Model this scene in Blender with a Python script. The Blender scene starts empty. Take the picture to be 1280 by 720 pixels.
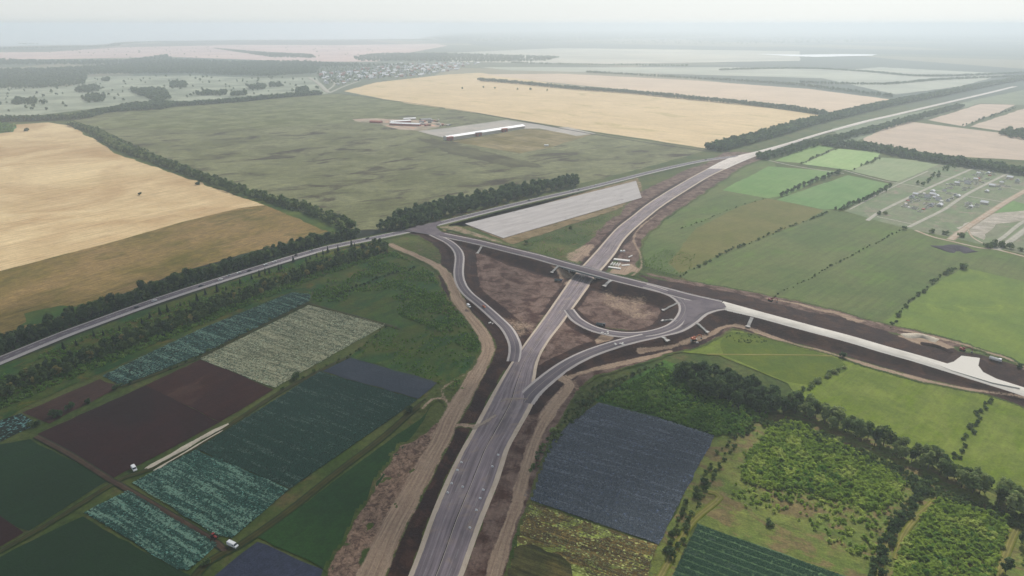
import bpy, bmesh, math, random
import numpy as np
from mathutils import Vector, Matrix
R = math.radians
rng = np.random.default_rng(7)
random.seed(7)
SC = bpy.context.scene
COL = SC.collection

# ------------------------------------------------------------------ camera
CAM_H = 235.0
FPX = 820.0            # focal length in pixels of a 1280 px wide picture
PITCH = math.atan((360 - 30) / FPX)
cam_d = bpy.data.cameras.new('camera')
cam_d.sensor_width = 36.0
cam_d.lens = 36.0 * FPX / 1280.0
cam_d.clip_start = 1.0
cam_d.clip_end = 300000.0
cam = bpy.data.objects.new('camera', cam_d)
COL.objects.link(cam)
cam.location = (0, 0, CAM_H)
cam.rotation_euler = (R(90) - PITCH, 0, 0)
SC.camera = cam

# ------------------------------------------------------------------ light, sky, exposure
SUN_EL, SUN_AZ = R(44), R(24)          # azimuth clockwise from +Y (towards +X)
SUN_STR, SKY_STR, EXPOSURE = 3.7, 0.10, 0.27
HAZE = 0.00017; HAZE_COL = (0.83, 0.91, 0.96); HAZE_G = 0.25
CLOUDS = [(170, 530, 350, 310, 1, 'broad thin cloud shading the vegetable plots'), (700, 530, 105, 90, 2, 'small thin cloud added out of view to shade the foreground of the highway')]  # the small cloud is added out of frame, sized for its shade
w = bpy.data.worlds.new('World'); SC.world = w; w.use_nodes = True
nt = w.node_tree; nt.nodes.clear()
sky = nt.nodes.new('ShaderNodeTexSky'); sky.sky_type = 'NISHITA'; sky.sun_disc = False
sky.sun_elevation = SUN_EL; sky.sun_rotation = SUN_AZ
sky.altitude = 300; sky.air_density = 1.0; sky.dust_density = 0.6; sky.ozone_density = 3.0
bg = nt.nodes.new('ShaderNodeBackground'); bg.inputs['Strength'].default_value = SKY_STR
wo = nt.nodes.new('ShaderNodeOutputWorld')
hs_ = nt.nodes.new('ShaderNodeHueSaturation'); hs_.inputs['Saturation'].default_value = 0.42
nt.links.new(sky.outputs[0], hs_.inputs['Color']); tc_ = nt.nodes.new('ShaderNodeTexCoord'); sx_ = nt.nodes.new('ShaderNodeSeparateXYZ'); nt.links.new(tc_.outputs['Generated'], sx_.inputs[0])
mr_ = nt.nodes.new('ShaderNodeMapRange'); mr_.interpolation_type = 'SMOOTHSTEP'      # milky band of thick air low over the horizon
mr_.inputs[1].default_value = 0.0; mr_.inputs[2].default_value = 0.16; mr_.inputs[3].default_value = 0.75; mr_.inputs[4].default_value = 0.0
nt.links.new(sx_.outputs[2], mr_.inputs[0])
mx_ = nt.nodes.new('ShaderNodeMix'); mx_.data_type = 'RGBA'; nt.links.new(mr_.outputs[0], mx_.inputs['Factor'])
nt.links.new(hs_.outputs[0], mx_.inputs[6]); mx_.inputs[7].default_value = (6.9, 7.2, 7.2, 1); nt.links.new(mx_.outputs[2], bg.inputs[0]); nt.links.new(bg.outputs[0], wo.inputs[0])
S = Vector((math.sin(SUN_AZ) * math.cos(SUN_EL), math.cos(SUN_AZ) * math.cos(SUN_EL), math.sin(SUN_EL)))
sl = bpy.data.lights.new('sun', 'SUN'); sl.energy = SUN_STR; sl.angle = R(0.5); sl.color = (1.0, 0.955, 0.89)
so = bpy.data.objects.new('sun', sl); COL.objects.link(so); so.location = S * 500
so.rotation_euler = (-S).to_track_quat('-Z', 'Y').to_euler()
SC.view_settings.view_transform = 'Standard'; SC.view_settings.look = 'None'
SC.view_settings.exposure = EXPOSURE; SC.view_settings.gamma = 1.0
SC.view_settings.use_curve_mapping = False
SC.render.engine = 'CYCLES'
cy = SC.cycles
cy.use_denoising = True; cy.max_bounces = 4; cy.diffuse_bounces = 2; cy.glossy_bounces = 1
cy.transmission_bounces = 1; cy.volume_bounces = 1; cy.transparent_max_bounces = 8
cy.use_adaptive_sampling = True; cy.adaptive_threshold = 0.02

# ------------------------------------------------------------------ picture point -> ground point
SP, CP = math.sin(PITCH), math.cos(PITCH)
def P(px, py, z=0.0):
    dx = (px - 640) / FPX; dv = (py - 360) / FPX
    down = SP + dv * CP
    down = max(down, 0.0022)
    t = (CAM_H - z) / down
    return (dx * t, (CP - dv * SP) * t)
def to_px(x, y, z=0.0):
    h = z - CAM_H
    depth = y * CP - h * SP
    up = y * SP + h * CP
    return 640 + FPX * x / depth, 360 - FPX * up / depth, depth
def dist_y(py):
    return CAM_H / max(SP + (py - 360) / FPX * CP, 0.003)
def lin(c):
    c = c / 255.0
    return c / 12.92 if c < 0.04045 else ((c + 0.055) / 1.055) ** 2.4
HZ = (lin(200), lin(213), lin(219))
def C3(r, g, b, py=600, k=1.0):
    """own colour of a surface seen as r,g,b through the haze at picture height py"""
    T = math.exp(-HAZE * max(dist_y(py) - 120, 0))
    out = []
    for v, h in zip((r, g, b), HZ):
        out.append((lin(v) - (1 - T) * h) / T * k)
    m = sum(out) / 3
    s = 0.90 + 0.28 * min(max((py - 250) / 170.0, 0), 1)      # near colours made more saturated, against the grey the haze adds
    return tuple(min(max((m + (a - m) * s) * q, 0.006), 0.75) for a, q in zip(out, (0.98, 1.0, 1.05)))
def spline(pts, step=6.0, closed=False):
    """Catmull-Rom through ground points (any dimension), roughly even steps in metres"""
    A = [np.array(p, float) for p in pts]
    out = []
    n = len(A)
    for i in range(n - 1):
        p0 = A[max(i - 1, 0)]; p1 = A[i]; p2 = A[i + 1]; p3 = A[min(i + 2, n - 1)]
        m = max(2, int(np.linalg.norm((p2 - p1)[:2]) / step))
        for k in range(m):
            t = k / m
            out.append(0.5 * ((2 * p1) + (-p0 + p2) * t + (2 * p0 - 5 * p1 + 4 * p2 - p3) * t * t + (-p0 + 3 * p1 - 3 * p2 + p3) * t ** 3))
    out.append(A[-1])
    return np.array(out)
def ground_line(pix, step=6.0, z=None):
    """pixel polyline [(x,y[,z])] -> splined ground polyline with z"""
    pts = []
    for i, p in enumerate(pix):
        zz = p[2] if len(p) > 2 else (z or 0.0)
        x, y = P(p[0], p[1], zz); pts.append((x, y, zz))
    return spline(pts, step)

# ------------------------------------------------------------------ object helpers
def tag(o, label=None, cat=None, group=None, kind=None):
    if label: o['label'] = label
    if cat: o['category'] = cat
    if group: o['group'] = group
    if kind: o['kind'] = kind
    return o
def obj(name, me, mat=None, parent=None, loc=None, rz=0.0):
    o = bpy.data.objects.new(name, me); COL.objects.link(o)
    if mat is not None and me is not None and not me.materials: me.materials.append(mat)
    if parent: o.parent = parent
    if loc is not None: o.location = loc
    o.rotation_euler = (0, 0, rz)
    return o
def empty(name, loc=(0, 0, 0), rz=0.0):
    o = bpy.data.objects.new(name, None); COL.objects.link(o); o.location = loc; o.rotation_euler = (0, 0, rz)
    o.empty_display_size = 0.5
    return o
def copy_tree(o, loc=None, rz=None, s=None, parent=None):
    c = o.copy(); COL.objects.link(c)
    if parent: c.parent = parent
    if loc is not None: c.location = loc
    if rz is not None: c.rotation_euler = (0, 0, rz)
    if s is not None: c.scale = s if hasattr(s, '__len__') else (s, s, s)
    for ch in [x for x in KIDS.get(o.name, [])]:
        copy_tree(ch, parent=c)
    return c
KIDS = {}
def remember(root):
    KIDS[root.name] = list(root.children)
    for c in root.children: KIDS[c.name] = list(c.children)
def np_mesh(name, V, F, smooth=False, uv=None, mats=None, midx=None):
    """V (n,3); F (m,k) faces all of k corners"""
    me = bpy.data.meshes.new(name)
    V = np.asarray(V, np.float32); F = np.asarray(F, np.int32)
    k = F.shape[1]
    me.vertices.add(len(V)); me.vertices.foreach_set('co', V.ravel())
    me.loops.add(F.size); me.loops.foreach_set('vertex_index', F.ravel())
    me.polygons.add(len(F))
    me.polygons.foreach_set('loop_start', np.arange(0, F.size, k, dtype=np.int32))
    if midx is not None: me.polygons.foreach_set('material_index', np.asarray(midx, np.int32))
    me.polygons.foreach_set('use_smooth', np.full(len(F), smooth))
    if uv is not None:
        l = me.uv_layers.new(name='uv')
        l.data.foreach_set('uv', np.asarray(uv, np.float32)[F.ravel()].ravel())
    if mats:
        for m in mats: me.materials.append(m)
    me.update(); me.validate()
    return me
class MB:
    """a mesh being collected: boxes, tapered boxes, cylinders, tubes"""
    def __init__(s): s.v = []; s.f = []
    def add(s, v, f):
        n = len(s.v); s.v += [tuple(p) for p in v]; s.f += [tuple(i + n for i in q) for q in f]; return s
    def box(s, x0, x1, y0, y1, z0, z1, tx=0, ty=0):
        v = [(x0, y0, z0), (x1, y0, z0), (x1, y1, z0), (x0, y1, z0),
             (x0 + tx, y0 + ty, z1), (x1 - tx, y0 + ty, z1), (x1 - tx, y1 - ty, z1), (x0 + tx, y1 - ty, z1)]
        return s.add(v, [(3, 2, 1, 0), (4, 5, 6, 7), (0, 1, 5, 4), (1, 2, 6, 5), (2, 3, 7, 6), (3, 0, 4, 7)])
    def prism(s, prof, y0, y1):
        """profile in x,z extruded along y"""
        n = len(prof)
        v = [(x, y0, z) for x, z in prof] + [(x, y1, z) for x, z in prof]
        f = [tuple(range(n)), tuple(range(2 * n - 1, n - 1, -1))]
        f += [(i, i + n, (i + 1) % n + n, (i + 1) % n) for i in range(n)]
        return s.add(v, f)
    def tube(s, a, b, r0, r1=None, n=10):
        r1 = r0 if r1 is None else r1
        a = Vector(a); b = Vector(b); d = (b - a).normalized()
        u = d.orthogonal().normalized(); w_ = d.cross(u)
        v = []
        for c, r in ((a, r0), (b, r1)):
            for i in range(n):
                t = 2 * math.pi * i / n
                v.append(c + u * (math.cos(t) * r) + w_ * (math.sin(t) * r))
        f = [(i, (i + 1) % n, (i + 1) % n + n, i + n) for i in range(n)]
        f += [tuple(range(n - 1, -1, -1)), tuple(range(n, 2 * n))]
        return s.add(v, f)
    def mesh(s, name='m', bevel=0.0):
        me = bpy.data.meshes.new(name); me.from_pydata(s.v, [], s.f); me.update()
        bm = bmesh.new(); bm.from_mesh(me)
        bmesh.ops.recalc_face_normals(bm, faces=bm.faces)
        if bevel > 0:
            bmesh.ops.bevel(bm, geom=[e for e in bm.edges], offset=bevel, segments=1, affect='EDGES', clamp_overlap=True)
        bm.to_mesh(me); bm.free()
        return me
    def build(s, name, mat, parent=None, bevel=0.0, loc=None, rz=0.0):
        return obj(name, s.mesh(name, bevel), mat, parent, loc, rz)

# ------------------------------------------------------------------ node helpers
class NT:
    def __init__(s, name):
        s.m = bpy.data.materials.new(name); s.m.use_nodes = True
        s.t = s.m.node_tree; s.t.nodes.clear()
        s.out = s.t.nodes.new('ShaderNodeOutputMaterial')
        s.bs = s.t.nodes.new('ShaderNodeBsdfPrincipled')
        s.bs.inputs['Roughness'].default_value = 0.9
        s.bs.inputs['Specular IOR Level'].default_value = 0.15
        s.t.links.new(s.bs.outputs[0], s.out.inputs[0])
    def n(s, typ, **kw):
        nd = s.t.nodes.new(typ)
        for k, v in kw.items(): setattr(nd, k, v)
        return nd
    def put(s, sock, v):
        if hasattr(v, 'is_output') or isinstance(v, bpy.types.NodeSocket): s.t.links.new(v, sock)
        else:
            if isinstance(v, tuple) and len(v) == 3 and sock.type == 'RGBA': v = v + (1,)
            sock.default_value = v
    def pos(s): return s.n('ShaderNodeNewGeometry').outputs['Position']
    def map(s, vec, rot=0.0, scale=(1, 1, 1)):
        m1 = s.n('ShaderNodeMapping'); m1.inputs['Rotation'].default_value = (0, 0, -rot)
        s.put(m1.inputs['Vector'], vec)
        m2 = s.n('ShaderNodeMapping'); m2.inputs['Scale'].default_value = scale
        s.put(m2.inputs['Vector'], m1.outputs[0]); return m2.outputs[0]
    def noise(s, vec, scale=1.0, detail=3, rough=0.55, dist=0.0):
        nd = s.n('ShaderNodeTexNoise'); s.put(nd.inputs['Vector'], vec)
        nd.inputs['Scale'].default_value = scale; nd.inputs['Detail'].default_value = detail
        nd.inputs['Roughness'].default_value = rough; nd.inputs['Distortion'].default_value = dist
        return nd.outputs['Fac']
    def voro(s, vec, scale=1.0, out='Color'):
        nd = s.n('ShaderNodeTexVoronoi'); s.put(nd.inputs['Vector'], vec); nd.inputs['Scale'].default_value = scale
        return nd.outputs[out]
    def ramp(s, v, a, b):
        nd = s.n('ShaderNodeMapRange'); nd.interpolation_type = 'SMOOTHSTEP'
        s.put(nd.inputs[0], v); s.put(nd.inputs[1], a); s.put(nd.inputs[2], b)
        return nd.outputs[0]
    def math(s, op, a, b=0.0, c=None):
        nd = s.n('ShaderNodeMath', operation=op); s.put(nd.inputs[0], a); s.put(nd.inputs[1], b)
        if c is not None: s.put(nd.inputs[2], c)
        return nd.outputs[0]
    def mix(s, f, a, b, mode='MIX'):
        nd = s.n('ShaderNodeMix', data_type='RGBA', blend_type=mode)
        s.put(nd.inputs['Factor'], f); s.put(nd.inputs[6], a); s.put(nd.inputs[7], b)
        return nd.outputs[2]
    def gain(s, col, f):
        """multiply a colour by a value socket"""
        cx = s.n('ShaderNodeCombineXYZ')
        for i in range(3): s.put(cx.inputs[i], f)
        nd = s.n('ShaderNodeMix', data_type='RGBA', blend_type='MULTIPLY'); nd.inputs['Factor'].default_value = 1
        s.put(nd.inputs[6], col); s.put(nd.inputs[7], cx.outputs[0]); return nd.outputs[2]
    def base(s, c): s.put(s.bs.inputs['Base Color'], c); return s
    def bump(s, h, strength=0.4, dist=0.3):
        nd = s.n('ShaderNodeBump'); nd.inputs['Strength'].default_value = strength; nd.inputs['Distance'].default_value = dist
        s.put(nd.inputs['Height'], h); s.put(s.bs.inputs['Normal'], nd.outputs[0])

def plain(name, c, rough=0.6, vary=0.12, scale=1.5, metal=0.0, spec=0.3):
    t = NT(name)
    f = t.noise(t.n('ShaderNodeTexCoord').outputs['Object'], scale, 4)
    t.base(t.gain(c, t.math('MULTIPLY_ADD', f, 2 * vary, 1 - vary)))
    t.bs.inputs['Roughness'].default_value = rough; t.bs.inputs['Metallic'].default_value = metal
    t.bs.inputs['Specular IOR Level'].default_value = spec
    return t.m

def field_mat(name, c1, c2, rot=0.0, c3=None, broad=70.0, row=0.0, rowlen=25.0, roww=2.5, grain=1.6, gamp=0.35,
              c3t=(0.55, 0.68), tram=0.0, tramsp=22.0, speck=None, speck_size=1.0, speck_t=0.55, rows=0.0, rowsp=3.0, relief=0.3):
    """a field: broad tone c1/c2, patches of c3, streaks along the rows, grain, specks"""
    t = NT(name); p = t.pos()
    f = t.ramp(t.noise(p, 1.0 / broad, 4, 0.6, 0.4), 0.35, 0.65)
    c = t.mix(f, c1, c2)
    if c3 is not None:
        q = t.noise(t.map(p, rot, (1.0 / (broad * 0.8), 1.0 / (broad * 0.45), 1)), 1.0, 5, 0.65, 0.6)
        c = t.mix(t.ramp(q, c3t[0], c3t[1]), c, c3)
    if row > 0:
        s_ = t.ramp(t.noise(t.map(p, rot, (1.0 / rowlen, 1.0 / roww, 1)), 1.0, 4, 0.65), 0.25, 0.75)
        c = t.gain(c, t.math('MULTIPLY_ADD', s_, 2 * row, 1 - row))
    if rows > 0:
        sep = t.n('ShaderNodeSeparateXYZ'); t.put(sep.inputs[0], t.map(p, rot))
        ph = t.math('SINE', t.math('MULTIPLY', sep.outputs['Y'], 2 * math.pi / rowsp))
        c = t.gain(c, t.math('MULTIPLY_ADD', ph, rows, 1.0))
    if tram > 0:
        s2 = t.n('ShaderNodeSeparateXYZ'); t.put(s2.inputs[0], t.map(p, rot))
        fr = t.math('FRACT', t.math('DIVIDE', t.math('ADD', s2.outputs['Y'], t.math('MULTIPLY', t.noise(p, 1 / 60.0, 2), 6.0)), tramsp))
        tl = t.math('MULTIPLY', t.math('LESS_THAN', fr, 2.2 / tramsp), t.ramp(t.noise(p, 1 / 40.0, 3), 0.3, 0.6))
        c = t.gain(c, t.math('MULTIPLY_ADD', tl, -tram, 1.0))
    g = t.ramp(t.math('MULTIPLY_ADD', t.noise(p, 1.0 / (grain * 4.5), 4, 0.7), 0.5, t.math('MULTIPLY', t.noise(p, 1.0 / grain, 3, 0.7), 0.5)), 0.32, 0.68)
    c = t.gain(c, t.math('MULTIPLY_ADD', g, 2 * gamp, 1 - gamp))
    if speck is not None:
        v = t.voro(t.map(p, rot, (1.0 / speck_size, 1.0 / (speck_size * 0.8), 1)), 1.0)
        sp = t.n('ShaderNodeSeparateColor'); t.put(sp.inputs[0], v)
        k = t.math('ADD', sp.outputs[0], t.math('MULTIPLY', t.noise(t.map(p, rot, (1 / 30.0, 1 / 6.0, 1)), 1.0, 3), 0.6))
        c = t.mix(t.ramp(k, speck_t + 0.3, speck_t + 0.45), c, speck)
    t.base(c)
    if relief: t.bump(g, relief, 0.4)
    return t.m

ZL = [0.05]
def sheet(name, pix, mat, label, kind='structure', wob=0.8, cat=None, z=None):
    """flat ground sheet from picture corners, edges a little uneven"""
    pts = [P(x, y) for x, y in pix]
    out = []
    n = len(pts)
    for i in range(n):
        a = np.array(pts[i]); b = np.array(pts[(i + 1) % n]); L = np.linalg.norm(b - a)
        far = (np.linalg.norm(a) + np.linalg.norm(b)) / 2
        w_ = wob * max(1.0, far / 700.0)
        m = int(min(60, max(1, L / (6 * max(1.0, far / 700.0))))) if wob > 0 else 1
        nrm = np.array((-(b - a)[1], (b - a)[0])) / max(L, 1e-6)
        off = 0.0
        for k in range(m):
            t = k / m
            off = 0.6 * off + random.gauss(0, 0.5) * w_
            e = math.sin(math.pi * t) ** 0.3 if 0 < t < 1 else 0
            q = a + (b - a) * t + nrm * off * e
            out.append((q[0], q[1]))
    if z is None:
        ZL[0] += 0.006; z = ZL[0]
    me = bpy.data.meshes.new(name)
    me.from_pydata([(x, y, z) for x, y in out], [], [tuple(range(len(out)))])
    me.update()
    if me.polygons[0].normal.z < 0: me.flip_normals()
    o = obj(name, me, mat)
    tag(o, label, cat or name.replace('_', ' '), None, kind)
    return o
def ang(a, b):
    A = P(*a); B = P(*b); return math.atan2(B[1] - A[1], B[0] - A[0])
# ================================================================== THE LAND
def grass_nodes(t, p):
    """the meadow colour shared by the ground sheet and the fringes of the earthworks"""
    f = t.ramp(t.noise(p, 1 / 60.0, 5, 0.65, 0.5), 0.35, 0.65)
    c = t.mix(f, C3(64, 78, 52), C3(86, 92, 64))
    d = t.ramp(t.noise(p, 1 / 22.0, 5, 0.7, 0.3), 0.52, 0.72)
    c = t.mix(d, c, C3(94, 86, 68))
    g = t.ramp(t.noise(p, 0.3, 6, 0.75), 0.3, 0.7)
    return t.gain(c, t.math('MULTIPLY_ADD', g, 0.7, 0.65)), g

t = NT('ground_grass'); p = t.pos()
near, g = grass_nodes(t, p)
vf = t.n('ShaderNodeTexVoronoi'); vf.inputs['Scale'].default_value = 1 / 900.0
t.put(vf.inputs['Vector'], t.map(p, R(28), (1, 0.45, 1)))
hs = t.n('ShaderNodeSeparateColor'); t.put(hs.inputs[0], vf.outputs['Color'])
farc = t.mix(t.ramp(hs.outputs[0], 0.35, 0.6), (0.085, 0.105, 0.062), (0.20, 0.185, 0.115))
farc = t.mix(t.ramp(hs.outputs[1], 0.62, 0.7), farc, (0.045, 0.07, 0.05))
farc = t.mix(t.ramp(t.noise(p, 1 / 1400.0, 5, 0.6), 0.5, 0.62), farc, (0.05, 0.075, 0.055))
sx = t.n('ShaderNodeSeparateXYZ'); t.put(sx.inputs[0], p)
t.base(t.mix(t.ramp(sx.outputs['Y'], 1900.0, 2500.0), near, farc)); t.bump(g, 0.35, 0.5)
me = bpy.data.meshes.new('ground')
B = 90000.0
me.from_pydata([(-B, -2000, 0), (B, -2000, 0), (B, B, 0), (-B, B, 0)], [], [(0, 1, 2, 3)])
tag(obj('ground', me, t.m), 'green and brown farmland reaching to the hazy horizon', 'ground', None, 'structure')

def P2(a): return a
# ---- far water and far land
t = NT('lake_water'); t.base((0.55, 0.62, 0.62)); t.bs.inputs['Roughness'].default_value = 0.25
t.bs.inputs['Specular IOR Level'].default_value = 0.5
t.bump(t.noise(t.pos(), 0.02, 3), 0.1, 1.0)
sheet('water', [(-420, 62), (0, 58), (60, 56.5), (120, 56), (160, 52), (300, 50), (430, 49.5), (520, 48.5), (560, 42), (610, 39), (640, 36.5),
               (1100, 33.1), (-700, 33.1)], t.m, 'pale wide water of the reservoir under the haze', wob=0)
WH = dict(c1=C3(212, 195, 192, 68), c2=C3(205, 190, 185, 66))
m_far = field_mat('far_stubble', C3(204, 198, 196, 72), C3(196, 192, 192, 72), 0, row=0.08, rowlen=300, roww=60, grain=60, gamp=0.1, broad=500, relief=0)
sheet('stubble_field', [(-200, 66), (60, 65), (150, 59), (300, 56), (420, 56.5), (545, 54.5), (560, 57), (500, 68), (470, 77), (380, 77), (215, 71), (60, 74), (-200, 76)], m_far,
      'pinkish stubble field near the reservoir shore', wob=0.5)
m_olive = field_mat('pale_meadow', C3(170, 178, 168, 105), C3(152, 162, 156, 105), 0, row=0.15, rowlen=120, roww=25, grain=20, gamp=0.15, broad=150, relief=0)
sheet('meadow', [(-150, 112), (90, 108), (110, 96), (240, 94), (330, 98), (395, 96), (410, 117), (300, 124), (130, 134), (0, 150), (-150, 158)], m_olive,
      'pale open meadow dotted with tree clumps left of the village', wob=0.8)
m_pale = field_mat('far_pale', C3(196, 203, 201, 62), C3(188, 197, 197, 62), 0, row=0.1, rowlen=600, roww=150, grain=120, gamp=0.06, broad=900, relief=0)
sheet('field', [(560, 66), (700, 60), (1000, 64), (1000, 76), (760, 80), (560, 77)], m_pale, 'pale grey-green field in the far middle distance')
sheet('field', [(600, 84), (900, 84), (1110, 88), (1100, 100), (860, 93), (640, 88)],
      field_mat('far_grey_field', C3(182, 189, 182, 88), C3(172, 181, 176, 88), 0, row=0.1, rowlen=400, roww=60, grain=60, gamp=0.06, broad=400, relief=0), 'long grey-green field beyond the pink wheat')
sheet('field', [(1000, 92), (1100, 84), (1260, 92), (1200, 108), (1120, 118)],
      bpy.data.materials['far_grey_field'], 'flat grey-green field left of the far highway')
t = NT('salt_pan'); t.base(t.gain((0.8, 0.8, 0.8), t.math('MULTIPLY_ADD', t.noise(t.pos(), 0.004, 3), 0.3, 0.85)))
t.bs.inputs['Roughness'].default_value = 0.3
sheet('salt_lake', [(946, 67.4), (1000, 68.4), (1050, 67.6), (1096, 68.0), (1090, 69.6), (1055, 70.4), (1020, 71.2), (985, 70)], t.m, 'thin bright white lake far off on the plain', wob=0.3, z=0.9)

# ---- mid fields
r0 = ang((600, 142), (890, 185)); r1 = ang((430, 278), (150, 170)); r2 = ang((200, 373), (470, 296))
m_wheat_far = field_mat('wheat_far', C3(202, 187, 160, 130), C3(196, 182, 156, 130), r0, c3=C3(184, 174, 146, 130), row=0.08, tram=0.1, tramsp=40, rowlen=200, roww=10, grain=10, gamp=0.1, broad=200, relief=0)
sheet('wheat_field', [(430, 114), (470, 103), (560, 93), (600, 91), (640, 96), (720, 109), (860, 121), (1030, 144), (960, 163), (886, 186), (700, 158), (600, 142), (500, 128)], m_wheat_far,
      'large pale gold wheat field behind the long white shed')
m_wheat_pink = field_mat('wheat_pink', C3(198, 187, 172, 110), C3(192, 182, 168, 110), r0, row=0.06, rowlen=250, roww=18, grain=20, gamp=0.06, broad=250, relief=0)
sheet('wheat_field', [(600, 93), (700, 92), (860, 100), (1010, 111), (1120, 125), (1050, 141), (960, 133), (860, 120), (720, 106)], m_wheat_pink,
      'pinkish wheat field beyond the tree row, left of the far highway')
sheet('wheat_field', [(1075, 166), (1130, 151), (1290, 171), (1290, 201), (1200, 196), (1110, 184), (1080, 176)],
      field_mat('wheat_grey', C3(188, 174, 158, 172), C3(180, 168, 154, 172), ang((1130, 151), (1290, 171)), row=0.06, rowlen=200, roww=12, grain=12, gamp=0.07, relief=0), 'beige wheat field right of the far highway behind the tree belt')
sheet('wheat_field', [(1160, 150), (1225, 130), (1270, 131), (1205, 158)], bpy.data.materials['wheat_grey'], 'small beige wheat strip right of the far highway')
sheet('wheat_field', [(1213, 158), (1285, 134), (1300, 170), (1280, 168)], bpy.data.materials['wheat_grey'], 'beige wheat strip at the right edge above the tree belt')
sheet('grass_strip', [(1060, 182), (1040, 160), (1180, 133), (1280, 112), (1280, 131), (1225, 129), (1160, 148), (1128, 150)],
      field_mat('verge_far', C3(142, 152, 138, 145), C3(134, 145, 134, 145), r0, row=0.1, rowlen=100, roww=10, relief=0), 'blue-green grass strip along the far highway')

m_dark = field_mat('rough_grass', C3(132, 136, 115, 200), C3(116, 121, 104, 210), ang((100, 200), (600, 160)), c3=C3(98, 100, 97, 200), c3t=(0.5, 0.66),
                   broad=110, row=0.24, rowlen=28, roww=6, grain=3, gamp=0.34, relief=0.3)
sheet('grass_field', [(84, 146), (200, 133), (300, 127), (425, 117), (520, 132), (600, 143), (700, 160), (886, 187), (820, 206), (740, 226), (640, 248), (560, 268), (500, 282), (450, 292), (420, 280), (290, 238), (150, 180)],
      m_dark, 'dark rough grass field in the middle, left of the long shed', wob=1.5)
sheet('grass_patch', [(300, 127), (425, 117), (560, 137), (470, 150), (330, 160), (200, 162), (110, 158), (160, 140)],
      field_mat('dry_grass', C3(140, 146, 128, 150), C3(124, 132, 118, 150), ang((100, 200), (600, 160)), c3=C3(118, 122, 116, 150), row=0.22, rowlen=50, roww=8, grain=5, gamp=0.25, broad=60, relief=0.2),
      'paler dry part of the rough grass field', wob=6)

rw = ang((0, 340), (330, 257))
m_w1 = field_mat('wheat_gold', C3(202, 182, 144, 230), C3(172, 148, 116, 260), rw, c3=C3(186, 166, 130, 230), c3t=(0.5, 0.75), broad=200, row=0.15, rowlen=140, roww=4, tram=0.16, tramsp=20, grain=2.5, gamp=0.14, relief=0.15)
sheet('wheat_field', [(-240, 175), (0, 157), (60, 153), (92, 158), (150, 192), (210, 214), (300, 243), (336, 257), (310, 262), (226, 283), (128, 312), (0, 346), (-240, 400)], m_w1,
      'big golden wheat field at the left with three lone bushes', wob=1.0)
m_w2 = field_mat('wheat_olive', C3(134, 118, 92, 330), C3(118, 108, 82, 350), rw, c3=C3(98, 96, 66, 370), c3t=(0.48, 0.7), broad=80, row=0.34, tram=0.12, tramsp=16, rowlen=14, roww=2.2, grain=1.6, gamp=0.3, relief=0.3)
sheet('wheat_field', [(-240, 392), (0, 339), (128, 306), (226, 278), (300, 260), (337, 256), (372, 268), (412, 289), (300, 322), (150, 372), (0, 432), (-240, 520)], m_w2,
      'brownish olive part of the wheat field next to the road belt', wob=1.0)
sheet('grass_patch', [(30, 392), (75, 382), (130, 381), (120, 388), (60, 402), (20, 412)],
      field_mat('green_patch', C3(72, 92, 62, 390), C3(84, 96, 66, 390), rw, grain=2, gamp=0.3), 'small dark green patch at the edge of the olive wheat', wob=4)
sheet('bush_patch', [(-40, 152), (8, 154), (20, 158), (16, 165), (-40, 170)], field_mat('gp2', C3(120, 150, 120, 160), C3(100, 130, 108, 160), 0, grain=4), 'small green scrub patch at the left edge of the wheat', wob=2)

# verge between belt and wheat, belt floors
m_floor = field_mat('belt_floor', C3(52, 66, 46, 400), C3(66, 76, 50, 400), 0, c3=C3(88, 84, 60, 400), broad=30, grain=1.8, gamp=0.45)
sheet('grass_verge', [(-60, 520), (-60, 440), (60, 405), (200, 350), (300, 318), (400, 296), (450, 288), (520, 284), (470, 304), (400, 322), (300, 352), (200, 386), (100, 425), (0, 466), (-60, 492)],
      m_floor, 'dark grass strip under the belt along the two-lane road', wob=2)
sheet('grass_strip', [(88, 157), (110, 156), (200, 197), (300, 234), (430, 283), (440, 292), (412, 290), (337, 259), (150, 194)],
      field_mat('strip_green', C3(90, 106, 80, 230), C3(104, 116, 88, 230), 0, grain=2, gamp=0.35), 'green strip between the golden wheat and the dark grass', wob=2)

# ---- right: meadows
rm = ang((850, 340), (1030, 265))
m_mead = field_mat('meadow_green', C3(96, 110, 84, 320), C3(108, 117, 90, 300), rm, c3=C3(98, 114, 80, 380), c3t=(0.5, 0.7), broad=90, row=0.14, tram=0.08, tramsp=18, rowlen=60, roww=5, grain=1.8, gamp=0.2, relief=0.15)
sheet('meadow', [(905, 205), (960, 197), (1035, 262), (1060, 266), (1250, 312), (1400, 350), (1400, 540), (1280, 470), (1100, 405), (960, 372), (860, 350), (800, 330), (800, 300), (860, 240)], m_mead,
      'wide green meadow right of the interchange, crossed by thin hedge lines', wob=1.5)
sheet('meadow_patch', [(870, 285), (925, 258), (960, 248), (1030, 263), (1000, 280), (935, 304), (850, 342), (835, 330)],
      field_mat('meadow_brownish', C3(116, 116, 88, 300), C3(108, 112, 84, 300), rm, broad=60, row=0.08, grain=2.4, gamp=0.15), 'brownish meadow plot between the two upper hedge lines', wob=1)
sheet('meadow_patch', [(1120, 430), (1100, 405), (1185, 345), (1205, 335), (1400, 380), (1400, 500), (1290, 465), (1200, 430)],
      field_mat('meadow_fresh', C3(100, 116, 80, 400), C3(112, 125, 82, 420), rm, c3=C3(130, 142, 88, 420), c3t=(0.55, 0.75), broad=70, row=0.06, grain=2.0, gamp=0.15), 'fresher green meadow plot at the right edge', wob=1)
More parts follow.
